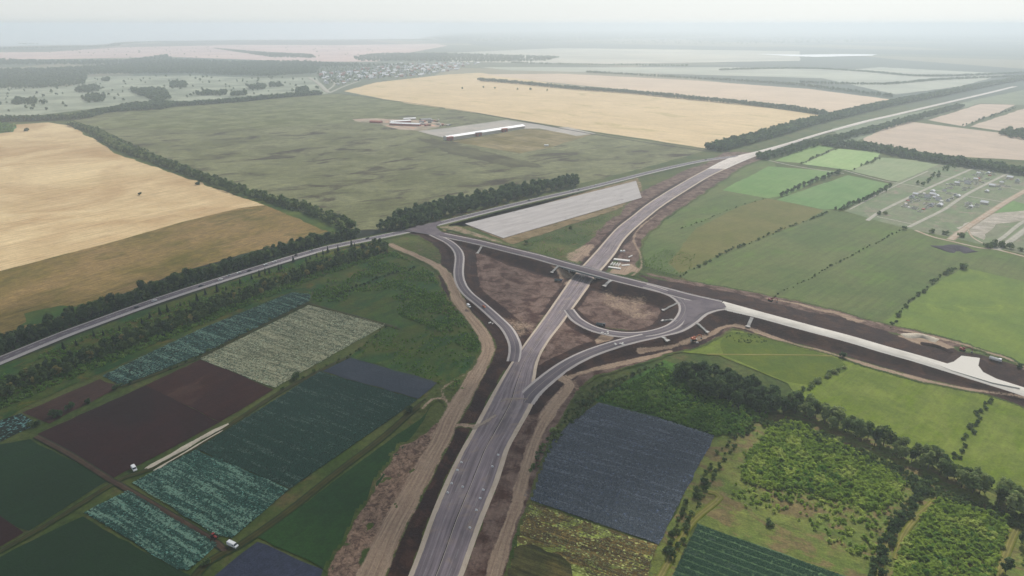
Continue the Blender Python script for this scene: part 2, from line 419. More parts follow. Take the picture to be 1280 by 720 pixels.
def green_crop(nm, r, g, b, y, lab, pix):
    sheet('green_field', pix, field_mat(nm, C3(r, g, b, y), C3(r + 8, g + 4, b + 4, y), ang((960, 248), (1050, 210)), broad=60, row=0.08, rowlen=60, roww=5, grain=3, gamp=0.1, relief=0.1), lab, wob=0.8)
green_crop('crop1', 128, 152, 112, 195, 'small bright green field nearest to the far highway', [(968, 201), (1020, 181), (1046, 183), (1002, 204)])
green_crop('crop2', 144, 168, 124, 200, 'yellow-green field between two tree rows at the upper right', [(1002, 205), (1046, 186), (1100, 190), (1098, 196), (1064, 213)])
green_crop('crop3', 114, 142, 102, 228, 'bright green field left of the dark hedge row', [(903, 238), (960, 208), (1044, 214), (1035, 220), (985, 244), (960, 248)])
green_crop('crop4', 112, 140, 102, 245, 'bright green field right of the dark hedge row', [(970, 250), (1060, 219), (1112, 230), (1085, 248), (1050, 262), (1030, 262)])
green_crop('crop5', 138, 152, 124, 212, 'dull green plot beside the plots of new houses', [(1064, 214), (1102, 197), (1180, 203), (1140, 228), (1112, 226)])
m_set = field_mat('plot_ground', C3(118, 132, 108, 260), C3(130, 134, 116, 250), ang((1050, 265), (1160, 210)), c3=C3(142, 134, 122, 260), c3t=(0.55, 0.68), broad=40, row=0.12, rowlen=30, roww=6, grain=3, gamp=0.2)
sheet('plot_ground', [(1055, 264), (1112, 231), (1180, 203), (1290, 218), (1400, 240), (1400, 345), (1250, 311), (1190, 297), (1130, 285)], m_set,
      'grey-green ground of the new housing plots at the right', wob=1)
sheet('green_field', [(1235, 265), (1262, 250), (1290, 258), (1290, 275)], bpy.data.materials['crop4'], 'small green plot at the right edge between two plot roads', wob=1)
sheet('bare_ground', [(1230, 300), (1195, 285), (1240, 268), (1285, 262), (1290, 274), (1245, 280)],
      field_mat('bare_pale', C3(176, 168, 156, 280), C3(150, 146, 132, 280), 0, broad=20, row=0.2, grain=2, gamp=0.2), 'pale bare ground between the plot roads', wob=2)

# ---- building site in the dark field
m_apron = field_mat('apron', C3(176, 172, 164, 165), C3(164, 164, 158, 165), r0, row=0.12, rowlen=40, roww=6, grain=3, gamp=0.1)
sheet('concrete_apron', [(522, 164), (560, 160), (632, 150), (668, 155), (700, 160), (655, 161), (566, 175)], m_apron, 'grey concrete apron behind the long white shed', wob=0.3)
sheet('bare_ground', [(566, 177), (660, 161), (740, 168), (690, 184), (650, 192)],
      field_mat('site_soil', C3(146, 140, 120, 178), C3(128, 126, 108, 178), r0, row=0.35, rowlen=80, roww=7, grain=4, gamp=0.2), 'striped bare soil in front of the long shed', wob=1)
sheet('bare_ground', [(672, 160), (710, 159), (745, 167), (720, 170)], bpy.data.materials['apron'], 'pale pad to the right of the long shed', wob=1)
sheet('bare_ground', [(440, 149), (470, 148), (540, 152), (560, 155), (525, 164), (490, 160)],
      field_mat('site_pink', C3(176, 164, 152, 155), C3(150, 148, 136, 155), r0, c3=C3(190, 160, 146, 155), row=0.3, rowlen=30, roww=6, grain=3, gamp=0.2), 'pinkish trampled building ground left of the concrete apron', wob=3)
sheet('bare_ground', [(520, 172), (560, 178), (610, 190), (680, 208), (640, 210), (560, 192)],
      field_mat('site_dark', C3(106, 109, 103, 190), C3(116, 120, 108, 190), r0, row=0.3, rowlen=60, roww=8, grain=4, gamp=0.25), 'dark bare strip in the rough grass below the shed', wob=4)

# ---- left: plots below the two-lane road
m_slope = field_mat('belt_green', C3(62, 84, 46, 430), C3(84, 92, 56, 430), r2, c3=C3(98, 92, 66, 420), broad=35, grain=1.6, gamp=0.5)
sheet('grass_verge', [(-60, 540), (-60, 482), (0, 458), (100, 418), (200, 382), (300, 348), (400, 318), (480, 300), (492, 312), (440, 350), (390, 365), (365, 364), (250, 410), (128, 466), (30, 510), (0, 528)],
      m_slope, 'green slope with trees below the two-lane road', wob=1.5)
m_scrub = field_mat('scrub_ground', C3(76, 94, 56, 380), C3(84, 92, 58, 400), r2, c3=C3(66, 86, 46, 400), c3t=(0.45, 0.6), broad=40, row=0.15, rowlen=20, roww=4, grain=1.5, gamp=0.4)
sheet('grass_field', [(392, 366), (440, 350), (492, 314), (540, 340), (556, 365), (575, 390), (600, 420), (606, 440), (580, 490), (548, 480), (437, 447), (482, 406), (390, 380)], m_scrub,
      'scrubby green ground left of the sandy haul road', wob=1.5)

rc = ang((152, 598), (435, 447)); rc2 = ang((165, 605), (290, 675))
soil = C3(44, 52, 48, 600)
def crop_base(nm, c1, c2, **k):
    d = dict(rot=rc, broad=50, row=0.25, rowlen=14, roww=1.6, grain=1.0, gamp=0.4); d.update(k)
    return field_mat(nm, c1, c2, **d)
PLOTS = {}
def plot(key, name, pix, mat, label, **k):
    PLOTS[key] = pix; sheet(name, pix, mat, label, **k)
plot('strip', 'vegetable_field', [(128, 470), (250, 412), (365, 366), (388, 368), (386, 377), (250, 444), (152, 483)],
     crop_base('cab_strip', C3(36, 62, 58, 430), C3(44, 66, 62, 430), speck=C3(110, 140, 135, 430), speck_size=1.1, speck_t=0.75), 'long narrow teal vegetable strip below the belt')
plot('bed', 'bare_field', [(28, 516), (125, 474), (150, 484), (62, 530)], field_mat('soil_light', C3(78, 68, 66, 500), C3(68, 60, 58, 500), rc, row=0.15, gamp=0.25), 'small brown bare plot at the left between teal strips')
plot('strip2', 'vegetable_field', [(-60, 545), (0, 526), (26, 517), (48, 530), (0, 553), (-60, 580)],
     bpy.data.materials['cab_strip'], 'teal vegetable plot at the left edge')
plot('pale', 'vegetable_field', [(250, 449), (386, 382), (482, 406), (344, 485)],
     crop_base('cab_pale', C3(88, 98, 80, 440), C3(70, 92, 84, 440), c3=C3(110, 108, 88, 440), speck=C3(180, 186, 160, 440), speck_size=1.0, speck_t=0.45), 'pale speckled cabbage field, ripest of the plots')
plot('plough', 'ploughed_field', [(47, 543), (182, 482), (275, 528), (142, 598)],
     field_mat('soil_dark', C3(58, 49, 49, 550), C3(64, 54, 53, 550), rc, row=0.10, rowlen=40, roww=1.5, gamp=0.18, grain=1.2), 'nearly black ploughed field with the white van at its corner')
plot('plough2', 'ploughed_field', [(182, 482), (250, 450), (342, 487), (275, 528)],
     field_mat('soil_dark2', C3(72, 61, 60, 490), C3(66, 57, 56, 490), rc, c3=C3(82, 70, 67, 490), row=0.2, rowlen=40, roww=1.5, gamp=0.2, grain=1.2), 'slightly lighter ploughed field above the black one')
plot('left', 'green_field', [(-80, 585), (0, 556), (38, 549), (136, 601), (36, 664), (-10, 650), (-80, 645)],
     field_mat('deep_green', C3(44, 62, 50, 600), C3(50, 66, 54, 600), rc, row=0.10, rowlen=40, roww=1.2, gamp=0.14, grain=1.0), 'plain deep green field at the left edge')
plot('leftsoil', 'bare_field', [(-60, 640), (0, 645), (30, 666), (0, 684), (-60, 715)], bpy.data.materials['soil_dark'], 'dark bare plot at the lower left edge')
plot('bottom', 'green_field', [(-60, 730), (0, 697), (104, 646), (180, 690), (243, 722), (260, 760), (-60, 760)], bpy.data.materials['deep_green'], 'deep green field at the bottom left corner')
m_cab = crop_base('cab_rows', C3(34, 62, 58, 620), C3(40, 68, 62, 620), rot=rc2, speck=C3(120, 160, 145, 620), speck_size=0.9, speck_t=0.62, row=0.35, roww=2.2, rowlen=18)
plot('cab7', 'cabbage_field', [(106, 641), (160, 614), (272, 681), (236, 713), (222, 712)], m_cab, 'teal cabbage field left of the narrow brown track')
plot('cab8', 'cabbage_field', [(165, 604), (245, 563), (362, 612), (290, 673), (268, 668)], m_cab, 'large teal cabbage field beside the green crop, above the brown track')
plot('teal', 'vegetable_field', [(246, 562), (290, 534), (400, 465), (522, 500), (500, 516), (363, 611)],
     crop_base('teal_plain', C3(36, 62, 56, 560), C3(42, 64, 60, 540), rot=rc2, speck=C3(100, 140, 125, 560), speck_size=1.0, speck_t=0.95, row=0.2, gamp=0.25), 'smooth dark teal field in the middle of the plots')
plot('violet', 'vegetable_field', [(401, 464), (437, 447), (546, 479), (523, 499)],
     field_mat('violet', C3(72, 78, 84, 480), C3(66, 73, 79, 480), rc2, row=0.12, rowlen=30, roww=1.5, gamp=0.2, grain=1), 'small blue-grey plot at the top of the teal field')
plot('sandstrip', 'green_field', [(322, 672), (405, 612), (497, 543), (526, 524), (540, 505), (520, 540), (486, 585), (440, 655), (412, 722), (405, 712)],
     field_mat('mid_green', C3(46, 66, 46, 620), C3(54, 74, 50, 600), rc, row=0.14, rowlen=30, roww=1.3, gamp=0.3, grain=1.2), 'narrow deep green field beside the disturbed soil')
plot('violet2', 'vegetable_field', [(255, 730), (322, 678), (408, 714), (404, 735), (400, 770), (250, 770)],
     field_mat('violet2', C3(66, 71, 82, 700), C3(58, 63, 74, 700), rc, row=0.2, rowlen=10, roww=1, gamp=0.4, grain=0.8), 'dark violet-blue vegetable plot at the bottom edge')
# ---- right bottom plots
rb = ang((655, 625), (822, 680))
plot('blue', 'vegetable_field', [(748, 504), (820, 522), (893, 545), (856, 615), (823, 681), (740, 652), (655, 622), (668, 590), (680, 566), (712, 530)],
     field_mat('blue_cab', C3(74, 82, 92, 600), C3(66, 75, 85, 600), rb, broad=60, row=0.16, rowlen=12, roww=1.2, grain=0.9, gamp=0.45, speck=C3(110, 120, 135, 600), speck_size=0.9, speck_t=0.75),
     'large blue-grey cabbage field right of the highway')
plot('stripe', 'vegetable_field', [(653, 625), (740, 655), (822, 682), (812, 705), (806, 735), (800, 770), (600, 770), (628, 722)],
     field_mat('stripes', C3(92, 82, 62, 660), C3(112, 100, 72, 660), rb, c3=C3(128, 136, 84, 660), c3t=(0.55, 0.62), broad=25, row=0.75, rowlen=30, roww=1.8, grain=0.9, gamp=0.5,
               speck=C3(170, 175, 120, 660), speck_size=0.9, speck_t=0.85), 'brown and yellow striped field at the bottom edge')
sheet('vegetable_field', [(628, 722), (634, 690), (650, 682), (700, 694), (716, 722), (700, 770), (600, 770)],
      field_mat('dark_corner', C3(62, 68, 50, 700), C3(84, 80, 60, 700), rb, c3=C3(92, 86, 62, 700), row=0.6, rowlen=30, roww=1.6, grain=0.9, gamp=0.4), 'dark green corner of the striped field', wob=3)
plot('rows', 'vegetable_field', [(872, 655), (960, 686), (1062, 722), (1100, 745), (1080, 770), (800, 770), (842, 718)],
     field_mat('row_green', C3(96, 116, 86, 690), C3(84, 104, 78, 690), ang((872, 655), (1062, 722)), row=0.2, rowlen=15, roww=1.2, grain=0.9, gamp=0.35), 'dark green field with light rows at the bottom')
sheet('grass_field', [(893, 545), (950, 520), (1000, 515), (1120, 560), (1290, 640), (1290, 770), (1062, 724), (870, 653), (842, 718), (800, 770), (806, 725), (822, 681), (856, 615)],
      field_mat('weed_ground', C3(92, 104, 66, 640), C3(106, 111, 72, 640), ang((872, 655), (1062, 722)), c3=C3(108, 99, 76, 640), c3t=(0.48, 0.6), broad=22, row=0.2, rowlen=18, roww=2, grain=1.2, gamp=0.4),
      'dry yellowish grass with bushes between the lower right plots', wob=1, z=0.044)
sheet('grass_field', [(740, 500), (830, 450), (990, 505), (950, 522), (893, 545), (820, 522)],
      field_mat('thicket_ground', C3(62, 86, 44, 500), C3(74, 96, 50, 500), 0, broad=20, grain=1.4, gamp=0.5), 'green overgrown ground below the dark wood', wob=1, z=0.046)
m_se = field_mat('meadow_se', C3(96, 108, 68, 520), C3(114, 123, 76, 540), rm, c3=C3(98, 112, 64, 500), c3t=(0.45, 0.65), broad=35, row=0.12, rowlen=40, roww=3, grain=1.2, gamp=0.2, relief=0.2)
sheet('meadow', [(885, 425), (905, 413), (940, 415), (1060, 448), (1200, 487), (1290, 503), (1400, 540), (1400, 700), (1290, 640), (1180, 580), (1050, 520), (1000, 505), (985, 480), (900, 445), (850, 440)], m_se,
      'yellow-green meadow between the embankment and the big tree belt', wob=1)
sheet('meadow_patch', [(900, 432), (910, 415), (940, 418), (1050, 450), (1060, 462), (1015, 482), (985, 478), (905, 445)],
      field_mat('meadow_dull', C3(84, 98, 64, 450), C3(96, 106, 66, 450), rm, broad=30, grain=1.5, gamp=0.18), 'duller green meadow corner under the curved embankment', wob=1)
# concrete pad
t = NT('pad_concrete'); p = t.pos(); rp = ang((580, 280), (795, 227))
c = t.mix(t.ramp(t.noise(t.map(p, rp, (1 / 50.0, 1 / 8.0, 1)), 1.0, 5, 0.65, 0.5), 0.3, 0.7), C3(176, 172, 166, 255), C3(160, 156, 152, 255))
c = t.mix(t.ramp(t.noise(t.map(p, rp, (1 / 30.0, 1 / 12.0, 1)), 1.0, 5, 0.7, 1.5), 0.60, 0.70), c, C3(136, 132, 130, 265))
t.base(t.gain(c, t.math('MULTIPLY_ADD', t.noise(t.map(p, rp, (1 / 12.0, 1 / 1.5, 1)), 1.0, 4), 0.24, 0.88)))
PADMAT = t.m
def slab(name, pix, h, mat, label, cat):
    pts = [P(x, y, h) for x, y in pix]; n = len(pts)
    a = sum(pts[i][0] * pts[(i + 1) % n][1] - pts[(i + 1) % n][0] * pts[i][1] for i in range(n))
    if a < 0: pts.reverse()
    v = [(x, y, 0.0) for x, y in pts] + [(x, y, h) for x, y in pts]
    f = [tuple(range(n, 2 * n))] + [(i, (i + 1) % n, (i + 1) % n + n, i + n) for i in range(n)]
    me = bpy.data.meshes.new(name); me.from_pydata(v, [], f)
    return tag(obj(name, me, mat), label, cat, None, 'structure')
sheet('bare_ground', [(545, 278), (575, 277), (640, 306), (806, 250), (798, 222), (570, 268), (556, 290)], field_mat('pad_edge', C3(120, 110, 92, 280), C3(140, 128, 108, 280), 0, c3=C3(90, 96, 72, 280), broad=20, grain=1.5, gamp=0.3),
      'trampled dirt margin around the concrete pad', wob=1.5)
slab('concrete_pad', [(581, 279.5), (629, 297.5), (802, 247), (795, 226)], 1.0, PADMAT, 'large light grey concrete pad beside the two-lane road', 'concrete pad')
# ================================================================== ROADS AND EARTHWORKS
ZR = 1.0
# highway: matched left / right picture edges from the bottom of the picture outwards
HW = [(498, 748, 562, 748), (511, 720, 577, 722), (524, 687, 590, 686), (537, 650, 603, 650), (558, 600, 623, 600), (578, 560, 636, 560), (589.5, 540, 648, 538),
      (609, 504, 667, 502), (622, 481, 668, 481), (640, 452, 672.5, 451), (657, 428, 685, 427), (679, 398, 705.5, 400), (704, 362, 733, 362),
      (716, 345, 744, 346), (731, 329, 757.5, 331), (745, 314, 769.5, 316), (758, 299, 780.5, 299), (772, 284, 794.5, 285), (790, 270, 812, 270),
      (809, 255, 830, 256), (834, 239, 856.5, 239), (865, 221, 886, 221), (884, 211, 907, 211)]
HW2 = [(884, 211.0, 907, 211.0), (899, 203, 926, 202.5), (918, 195.5, 950, 193), (946, 189, 976, 184), (984, 178.5, 1006, 174.5), (1015, 169, 1030, 167), (1045, 160.5, 1058, 159.5), (1080, 151, 1092, 150.6),
       (1120, 142, 1130, 141.8), (1180, 128, 1189, 127.8), (1230, 116.5, 1238, 116.4), (1265, 108, 1272, 107.9)]
def edges(st, z):
    L = spline([P(a, b, z) for a, b, c, d in st], 8); 
    n = 400
    Lx = spline([P(a, b, z) for a, b, c, d in st], 8); Rx = spline([P(c, d, z) for a, b, c, d in st], 8)
    # same parameter: resample station by station
    out = []
    def cr(pts, i, t):
        p0, p1, p2, p3 = (np.array(pts[max(i - 1, 0)]), np.array(pts[i]), np.array(pts[i + 1]), np.array(pts[min(i + 2, len(pts) - 1)]))
        return 0.5 * ((2 * p1) + (-p0 + p2) * t + (2 * p0 - 5 * p1 + 4 * p2 - p3) * t * t + (-p0 + 3 * p1 - 3 * p2 + p3) * t ** 3)
    A = [P(a, b, z) for a, b, c, d in st]; Bp = [P(c, d, z) for a, b, c, d in st]
    for i in range(len(st) - 1):
        m = max(3, int(math.dist(A[i], A[i + 1]) / 6))
        for k in range(m):
            out.append((cr(A, i, k / m), cr(Bp, i, k / m)))
    out.append((np.array(A[-1]), np.array(Bp[-1])))
    return out
def ribbon(name, pairs, zs, mat, label, cat='road', skirt=0.5, kind='structure'):
    """pairs: [(left xy, right xy)], zs: height per pair. uv.x across, uv.y metres along"""
    n = len(pairs); V = []; UV = []; d = 0.0
    for i, (a, b) in enumerate(pairs):
        if i: d += float(np.linalg.norm((a + b) / 2 - (pairs[i - 1][0] + pairs[i - 1][1]) / 2))
        z = zs[i] if hasattr(zs, '__len__') else zs
        wd = b - a; wl = max(np.linalg.norm(wd), 1e-6); o = wd / wl * skirt * 1.5
        V += [(a[0] - o[0], a[1] - o[1], z - skirt), (a[0], a[1], z), ((a[0] + b[0]) / 2, (a[1] + b[1]) / 2, z + wl * 0.004), (b[0], b[1], z), (b[0] + o[0], b[1] + o[1], z - skirt)]
        UV += [(0, d), (0, d), (0.5, d), (1, d), (1, d)]
    F = []
    for i in range(n - 1):
        for k in range(4):
            q = i * 5 + k; F.append((q, q + 1, q + 6, q + 5))
    V = np.array(V); F = np.array(F)
    q = F[len(F) // 2]; nz = np.cross(V[q[1]] - V[q[0]], V[q[2]] - V[q[0]])[2]
    if nz < 0: F = F[:, ::-1]
    o = obj(name, np_mesh(name, V, F, True, np.array(UV)), mat)
    tag(o, label, cat, None, kind); return o
def offset_pairs(line, width):
    """line (n,3) -> pairs of edge points; width number or per-point"""
    T = np.gradient(line[:, :2], axis=0); T /= np.linalg.norm(T, axis=1)[:, None] + 1e-9
    N = np.stack([-T[:, 1], T[:, 0]], 1)
    wd = np.asarray(width) * np.ones(len(line))
    return [(line[i, :2] + N[i] * wd[i] / 2, line[i, :2] - N[i] * wd[i] / 2) for i in range(len(line))]
def strip(name, pix, width, mat, label, cat='road', z=None, lift=0.0, step=5, skirt=0.5):
    ln = ground_line(pix, step, z)
    if hasattr(width, '__len__'):
        w_ = np.interp(np.linspace(0, 1, len(ln)), np.linspace(0, 1, len(width)), width)
    else: w_ = width
    return ribbon(name, offset_pairs(ln, w_), ln[:, 2] + lift, mat, label, cat, skirt), ln

def road_mat(name, asph, shol, sh=(0.09, 0.09), streak=0.3, mid=None, lanes=(), width=20.0, dirt=0.0, wobble=0.015, midw=0.006, patch=None):
    """asphalt with gravel shoulders of width sh (fractions), worn wheel streaks, optional painted lanes at given u"""
    t = NT(name)
    uv = t.n('ShaderNodeUVMap'); uv.uv_map = 'uv'
    se = t.n('ShaderNodeSeparateXYZ'); t.put(se.inputs[0], uv.outputs[0]); u, v = se.outputs[0], se.outputs[1]
    p = t.pos()
    cx = t.n('ShaderNodeCombineXYZ'); t.put(cx.inputs[0], t.math('MULTIPLY', u, width)); t.put(cx.inputs[1], v); q = cx.outputs[0]
    st = t.noise(t.map(q, 0, (1 / 1.1, 1 / 60.0, 1)), 1.0, 4, 0.6)
    c = t.gain(asph, t.math('MULTIPLY_ADD', t.ramp(st, 0.25, 0.75), 2 * streak, 1 - streak))
    c = t.gain(c, t.math('MULTIPLY_ADD', t.ramp(t.noise(p, 1 / 18.0, 5, 0.65), 0.25, 0.75), 0.3, 0.85))
    if patch is not None:
        c = t.mix(t.ramp(t.noise(p, 1 / 30.0, 5, 0.6, 0.8), 0.55, 0.72), c, patch)
    uw = t.math('ADD', u, t.math('MULTIPLY_ADD', t.noise(t.map(q, 0, (0.0, 1 / 14.0, 1)), 1.0, 4, 0.7), 2 * wobble, -wobble))
    if mid is not None:
        k = t.math('LESS_THAN', t.math('ABSOLUTE', t.math('SUBTRACT', uw, 0.5)), midw)
        c = t.mix(k, c, mid)
    for (lu, lw, dash, colr) in lanes:
        k = t.math('LESS_THAN', t.math('ABSOLUTE', t.math('SUBTRACT', u, lu)), lw)
        if dash: k = t.math('MULTIPLY', k, t.math('LESS_THAN', t.math('FRACT', t.math('DIVIDE', v, dash)), 0.5))
        c = t.mix(k, c, colr)
    sc = t.gain(shol, t.math('MULTIPLY_ADD', t.noise(t.map(q, 0, (1 / 1.0, 1 / 6.0, 1)), 1.0, 5, 0.65), 0.5, 0.75))
    if sh[0] > 0: c = t.mix(t.ramp(uw, sh[0] + 0.006, sh[0] - 0.006), c, sc)
    if sh[1] > 0: c = t.mix(t.ramp(uw, 1 - sh[1] - 0.006, 1 - sh[1] + 0.006), c, sc)
    if dirt > 0:
        c = t.mix(t.math('MULTIPLY', t.ramp(t.noise(p, 1 / 9.0, 5, 0.7, 0.7), 0.5, 0.75), dirt), c, C3(150, 136, 120, 500))
    c = t.gain(c, t.math('MULTIPLY_ADD', t.noise(p, 2.2, 3, 0.7), 0.3, 0.85))
    t.base(c); t.bs.inputs['Roughness'].default_value = 0.85
    return t.m
SHOL = C3(180, 168, 152, 500)
m_hw = road_mat('highway_asphalt', C3(124, 117, 118, 520), SHOL, (0.085, 0.085), 0.45, mid=C3(58, 54, 55, 520), midw=0.008, width=21, dirt=0.55, wobble=0.02,
                lanes=[(0.513, 0.005, 0, C3(176, 168, 156, 520)), (0.27, 0.003, 12, C3(150, 148, 145, 520)), (0.75, 0.003, 12, C3(150, 148, 145, 520))], patch=C3(142, 135, 132, 500))
pairs = edges(HW, ZR)
HWC = np.array([(*(a + b) / 2, np.linalg.norm(a - b)) for a, b in pairs])
print('hw widths', [round(x) for x in HWC[::12, 2]])
ribbon('highway', pairs, ZR, m_hw, 'unfinished four-lane highway running under the overpass', 'highway')
m_hw2 = road_mat('highway_concrete', C3(196, 190, 182, 170), C3(206, 202, 192, 170), (0.1, 0.1), 0.15, mid=C3(150, 142, 132, 170), width=25, dirt=0.4)
pairs2 = edges(HW2, ZR)
ribbon('highway', pairs2, ZR + 0.03, m_hw2, 'pale gravel highway section running off to the horizon', 'highway')
HWC2 = np.array([(*(a + b) / 2, np.linalg.norm(a - b)) for a, b in pairs2])

WHT = C3(190, 190, 186, 380)
# old two-lane road (u=0 is the left side of travel to the right = north side)
OLD = [(-160, 516), (-60, 474), (0, 450), (60, 425.5), (100, 410), (200, 374), (300, 342), (400, 312), (470, 297), (520, 286.5), (560, 276.5), (650, 254), (740, 233.5), (820, 213.5), (880, 200.5), (925, 195)]
m_old = road_mat('old_asphalt', C3(104, 102, 106, 380), C3(158, 154, 150, 380), (0.10, 0.2), 0.2, width=12.5, wobble=0.01,
                 lanes=[(0.44, 0.009, 9, WHT), (0.115, 0.008, 0, WHT), (0.77, 0.008, 0, WHT)])
_, old_l = strip('road', OLD, 13.0, m_old, 'old two-lane asphalt road with traffic, left of the interchange', z=1.0, lift=0.05)

ZB = 8.0
# overpass road, centre line with heights
OV_W = [(524, 288.5, 1.3), (545, 292, 1.7), (570, 297, 2.6), (600, 303.5, 4.2), (640, 313.5, 6.2), (671, 321.0, 7.4), (699, 329, ZB)]
OV_B = [(699, 329, ZB), (732, 337.5, ZB), (766, 347, ZB)]
OV_E = [(766, 347, ZB), (800, 355.5, ZB), (830, 363, 7.6), (860, 371, 7.2), (900, 380, 7.0)]
OV_X = [(900, 380.5, 7.0), (944.5, 392, 6.6), (980, 401.5, 6.2), (1018.7, 412, 5.8), (1060, 423, 5.2), (1107.7, 437, 4.6), (1150, 449, 4.0), (1190, 461, 3.6), (1235, 475, 3.2), (1285, 491, 3.0), (1360, 515, 3.0)]
def ovline(pix): return ground_line(pix, 4)
m_ov = road_mat('overpass_asphalt', C3(98, 95, 99, 340), C3(164, 158, 152, 340), (0.13, 0.13), 0.2, width=15, dirt=0.15)
ovf = ovline(OV_W + OV_B[1:] + OV_E[1:])
ribbon('overpass_road', offset_pairs(ovf, 14.5), ovf[:, 2], m_ov, 'dark asphalt road crossing over the highway on the bridge', 'road', skirt=0.15)
m_ex = road_mat('new_gravel_road', C3(186, 182, 172, 440), C3(196, 192, 182, 440), (0.08, 0.08), 0.08, width=13, wobble=0.02)
ovx = ovline(OV_X)
wx = np.interp(np.arange(len(ovx)), [0, 8, len(ovx) - 1], [17, 13, 13])
ribbon('gravel_road', offset_pairs(ovx, wx), ovx[:, 2] + 0.02, m_ex, 'pale unpaved embankment road running to the lower right', 'road')
# ramps
RA = [(541, 292.5, 1.7), (548, 296, 2.0), (561, 302.5, 2.6), (570.5, 311, 3.0), (574.5, 321, 3.2), (573.2, 340.5, 3.2), (576, 354, 3.0), (584.5, 366.5, 2.8), (602, 381, 2.4), (620, 397, 2.0), (634, 411, 1.6), (642.5, 427, 1.3), (644, 440, 1.08), (641.5, 452, 1.02)]
LP = [(711, 387, 1.05), (715, 392.5, 1.1), (722, 400, 1.6), (739, 409.5, 2.6), (762, 416, 3.8), (789, 418.5, 5.0), (815.5, 416, 6.0), (840, 408, 6.6), (853, 396, 6.9), (856, 383, 7.0), (846, 371, 7.2), (824, 362, 7.7), (806, 357, 8.0)]
OR_ = [(655, 503, 1.02), (663, 492, 1.08), (676, 480, 1.4), (692, 467, 1.8), (711, 454, 2.4), (735, 442, 3.2), (763, 432, 4.2), (790, 424.5, 5.2), (822, 417.5, 6.0), (846, 411, 6.5), (863, 400.5, 6.9), (878, 389, 7.0), (905, 383.5, 6.95), (935, 390, 6.7)]
m_rp = road_mat('ramp_asphalt', C3(104, 101, 104, 400), C3(168, 162, 156, 400), (0.14, 0.14), 0.22, width=9.5, mid=C3(136, 130, 126, 400), midw=0.02, dirt=0.1)
ra = ground_line(RA, 4); lp = ground_line(LP, 4); orr = ground_line(OR_, 4)
ribbon('slip_road', offset_pairs(ra, 9.5), ra[:, 2] + 0.02, m_rp, 'S-shaped slip road left of the highway', 'slip road')
ribbon('slip_road', offset_pairs(lp, 9.5), lp[:, 2] + 0.05, m_rp, 'looping slip road right of the bridge', 'slip road')
ribbon('slip_road', offset_pairs(orr, np.interp(np.linspace(0, 1, len(orr)), [0, 0.6, 0.8, 0.93, 1], [13, 10.5, 13, 11, 8])), orr[:, 2] - 0.01, m_rp, 'outer slip road curving below the loop', 'slip road')
# junction infill
def flat_poly(name, pix, z, mat, label, cat='road', skirt=0.0):
    pts = [P(a, b, z) for a, b in pix]; n = len(pts)
    a = sum(pts[i][0] * pts[(i + 1) % n][1] - pts[(i + 1) % n][0] * pts[i][1] for i in range(n))
    if a < 0: pts.reverse()
    me = bpy.data.meshes.new(name)
    if skirt > 0:
        me.from_pydata([(x, y, z) for x, y in pts] + [(x, y, z - skirt) for x, y in pts], [], [tuple(range(n))] + [(i + n, (i + 1) % n + n, (i + 1) % n, i) for i in range(n)])
    else: me.from_pydata([(x, y, z) for x, y in pts], [], [tuple(range(n))])
    return tag(obj(name, me, mat), label, cat, None, 'structure')
m_jn = field_mat('junction_asphalt', C3(100, 97, 101, 380), C3(112, 108, 110, 380), 0, broad=14, grain=1.0, gamp=0.12, c3=C3(128, 122, 120, 380), c3t=(0.55, 0.75), relief=0)
flat_poly('junction', [(838, 364), (870, 371), (905, 379), (908, 384), (888, 388), (873, 393), (866, 401), (852, 408), (858, 396), (860, 384), (852, 372)], 7.16, m_jn, 'dark asphalt junction where the loop meets the overpass road')
flat_poly('junction', [(505, 288), (520, 282.5), (552, 275.5), (545, 284), (552, 290), (585, 300), (560, 300.5), (540, 293.5), (520, 290.5)], 1.9, m_jn, 'asphalt junction of the overpass road with the old two-lane road')
flat_poly('junction', [(1150, 447), (1180, 455.5), (1192, 452), (1202, 444.5), (1225, 447.5), (1223, 457), (1229, 465), (1245, 473), (1275, 485), (1240, 478), (1190, 463)], 3.95, m_ex, 'pale gravel turnout on the embankment road at the right', skirt=3.0)

# ---------------------------------------------------------------- earthworks height field
GX0, GX1, GY0, GY1, GS = -215.0, 520.0, 195.0, 1330.0, 1.5
gx = np.arange(GX0, GX1, GS); gy = np.arange(GY0, GY1, GS)
X, Y = np.meshgrid(gx, gy)
def vnoise(scale, seed, oct=4):
    r = np.random.default_rng(seed); out = np.zeros_like(X); amp = 1.0; tot = 0
    for o in range(oct):
        s = scale / 2 ** o
        nx = int((GX1 - GX0) / s) + 3; ny = int((GY1 - GY0) / s) + 3
        g = r.random((ny, nx))
        fx = (X - GX0) / s; fy = (Y - GY0) / s
        ix = fx.astype(int); iy = fy.astype(int); fx = fx - ix; fy = fy - iy
        fx = fx * fx * (3 - 2 * fx); fy = fy * fy * (3 - 2 * fy)
        v = (g[iy, ix] * (1 - fx) + g[iy, ix + 1] * fx) * (1 - fy) + (g[iy + 1, ix] * (1 - fx) + g[iy + 1, ix + 1] * fx) * fy
        out += amp * v; tot += amp; amp *= 0.55
    return out / tot - 0.5
N1 = vnoise(24, 1); N2 = vnoise(7, 2); N3 = vnoise(60, 3)
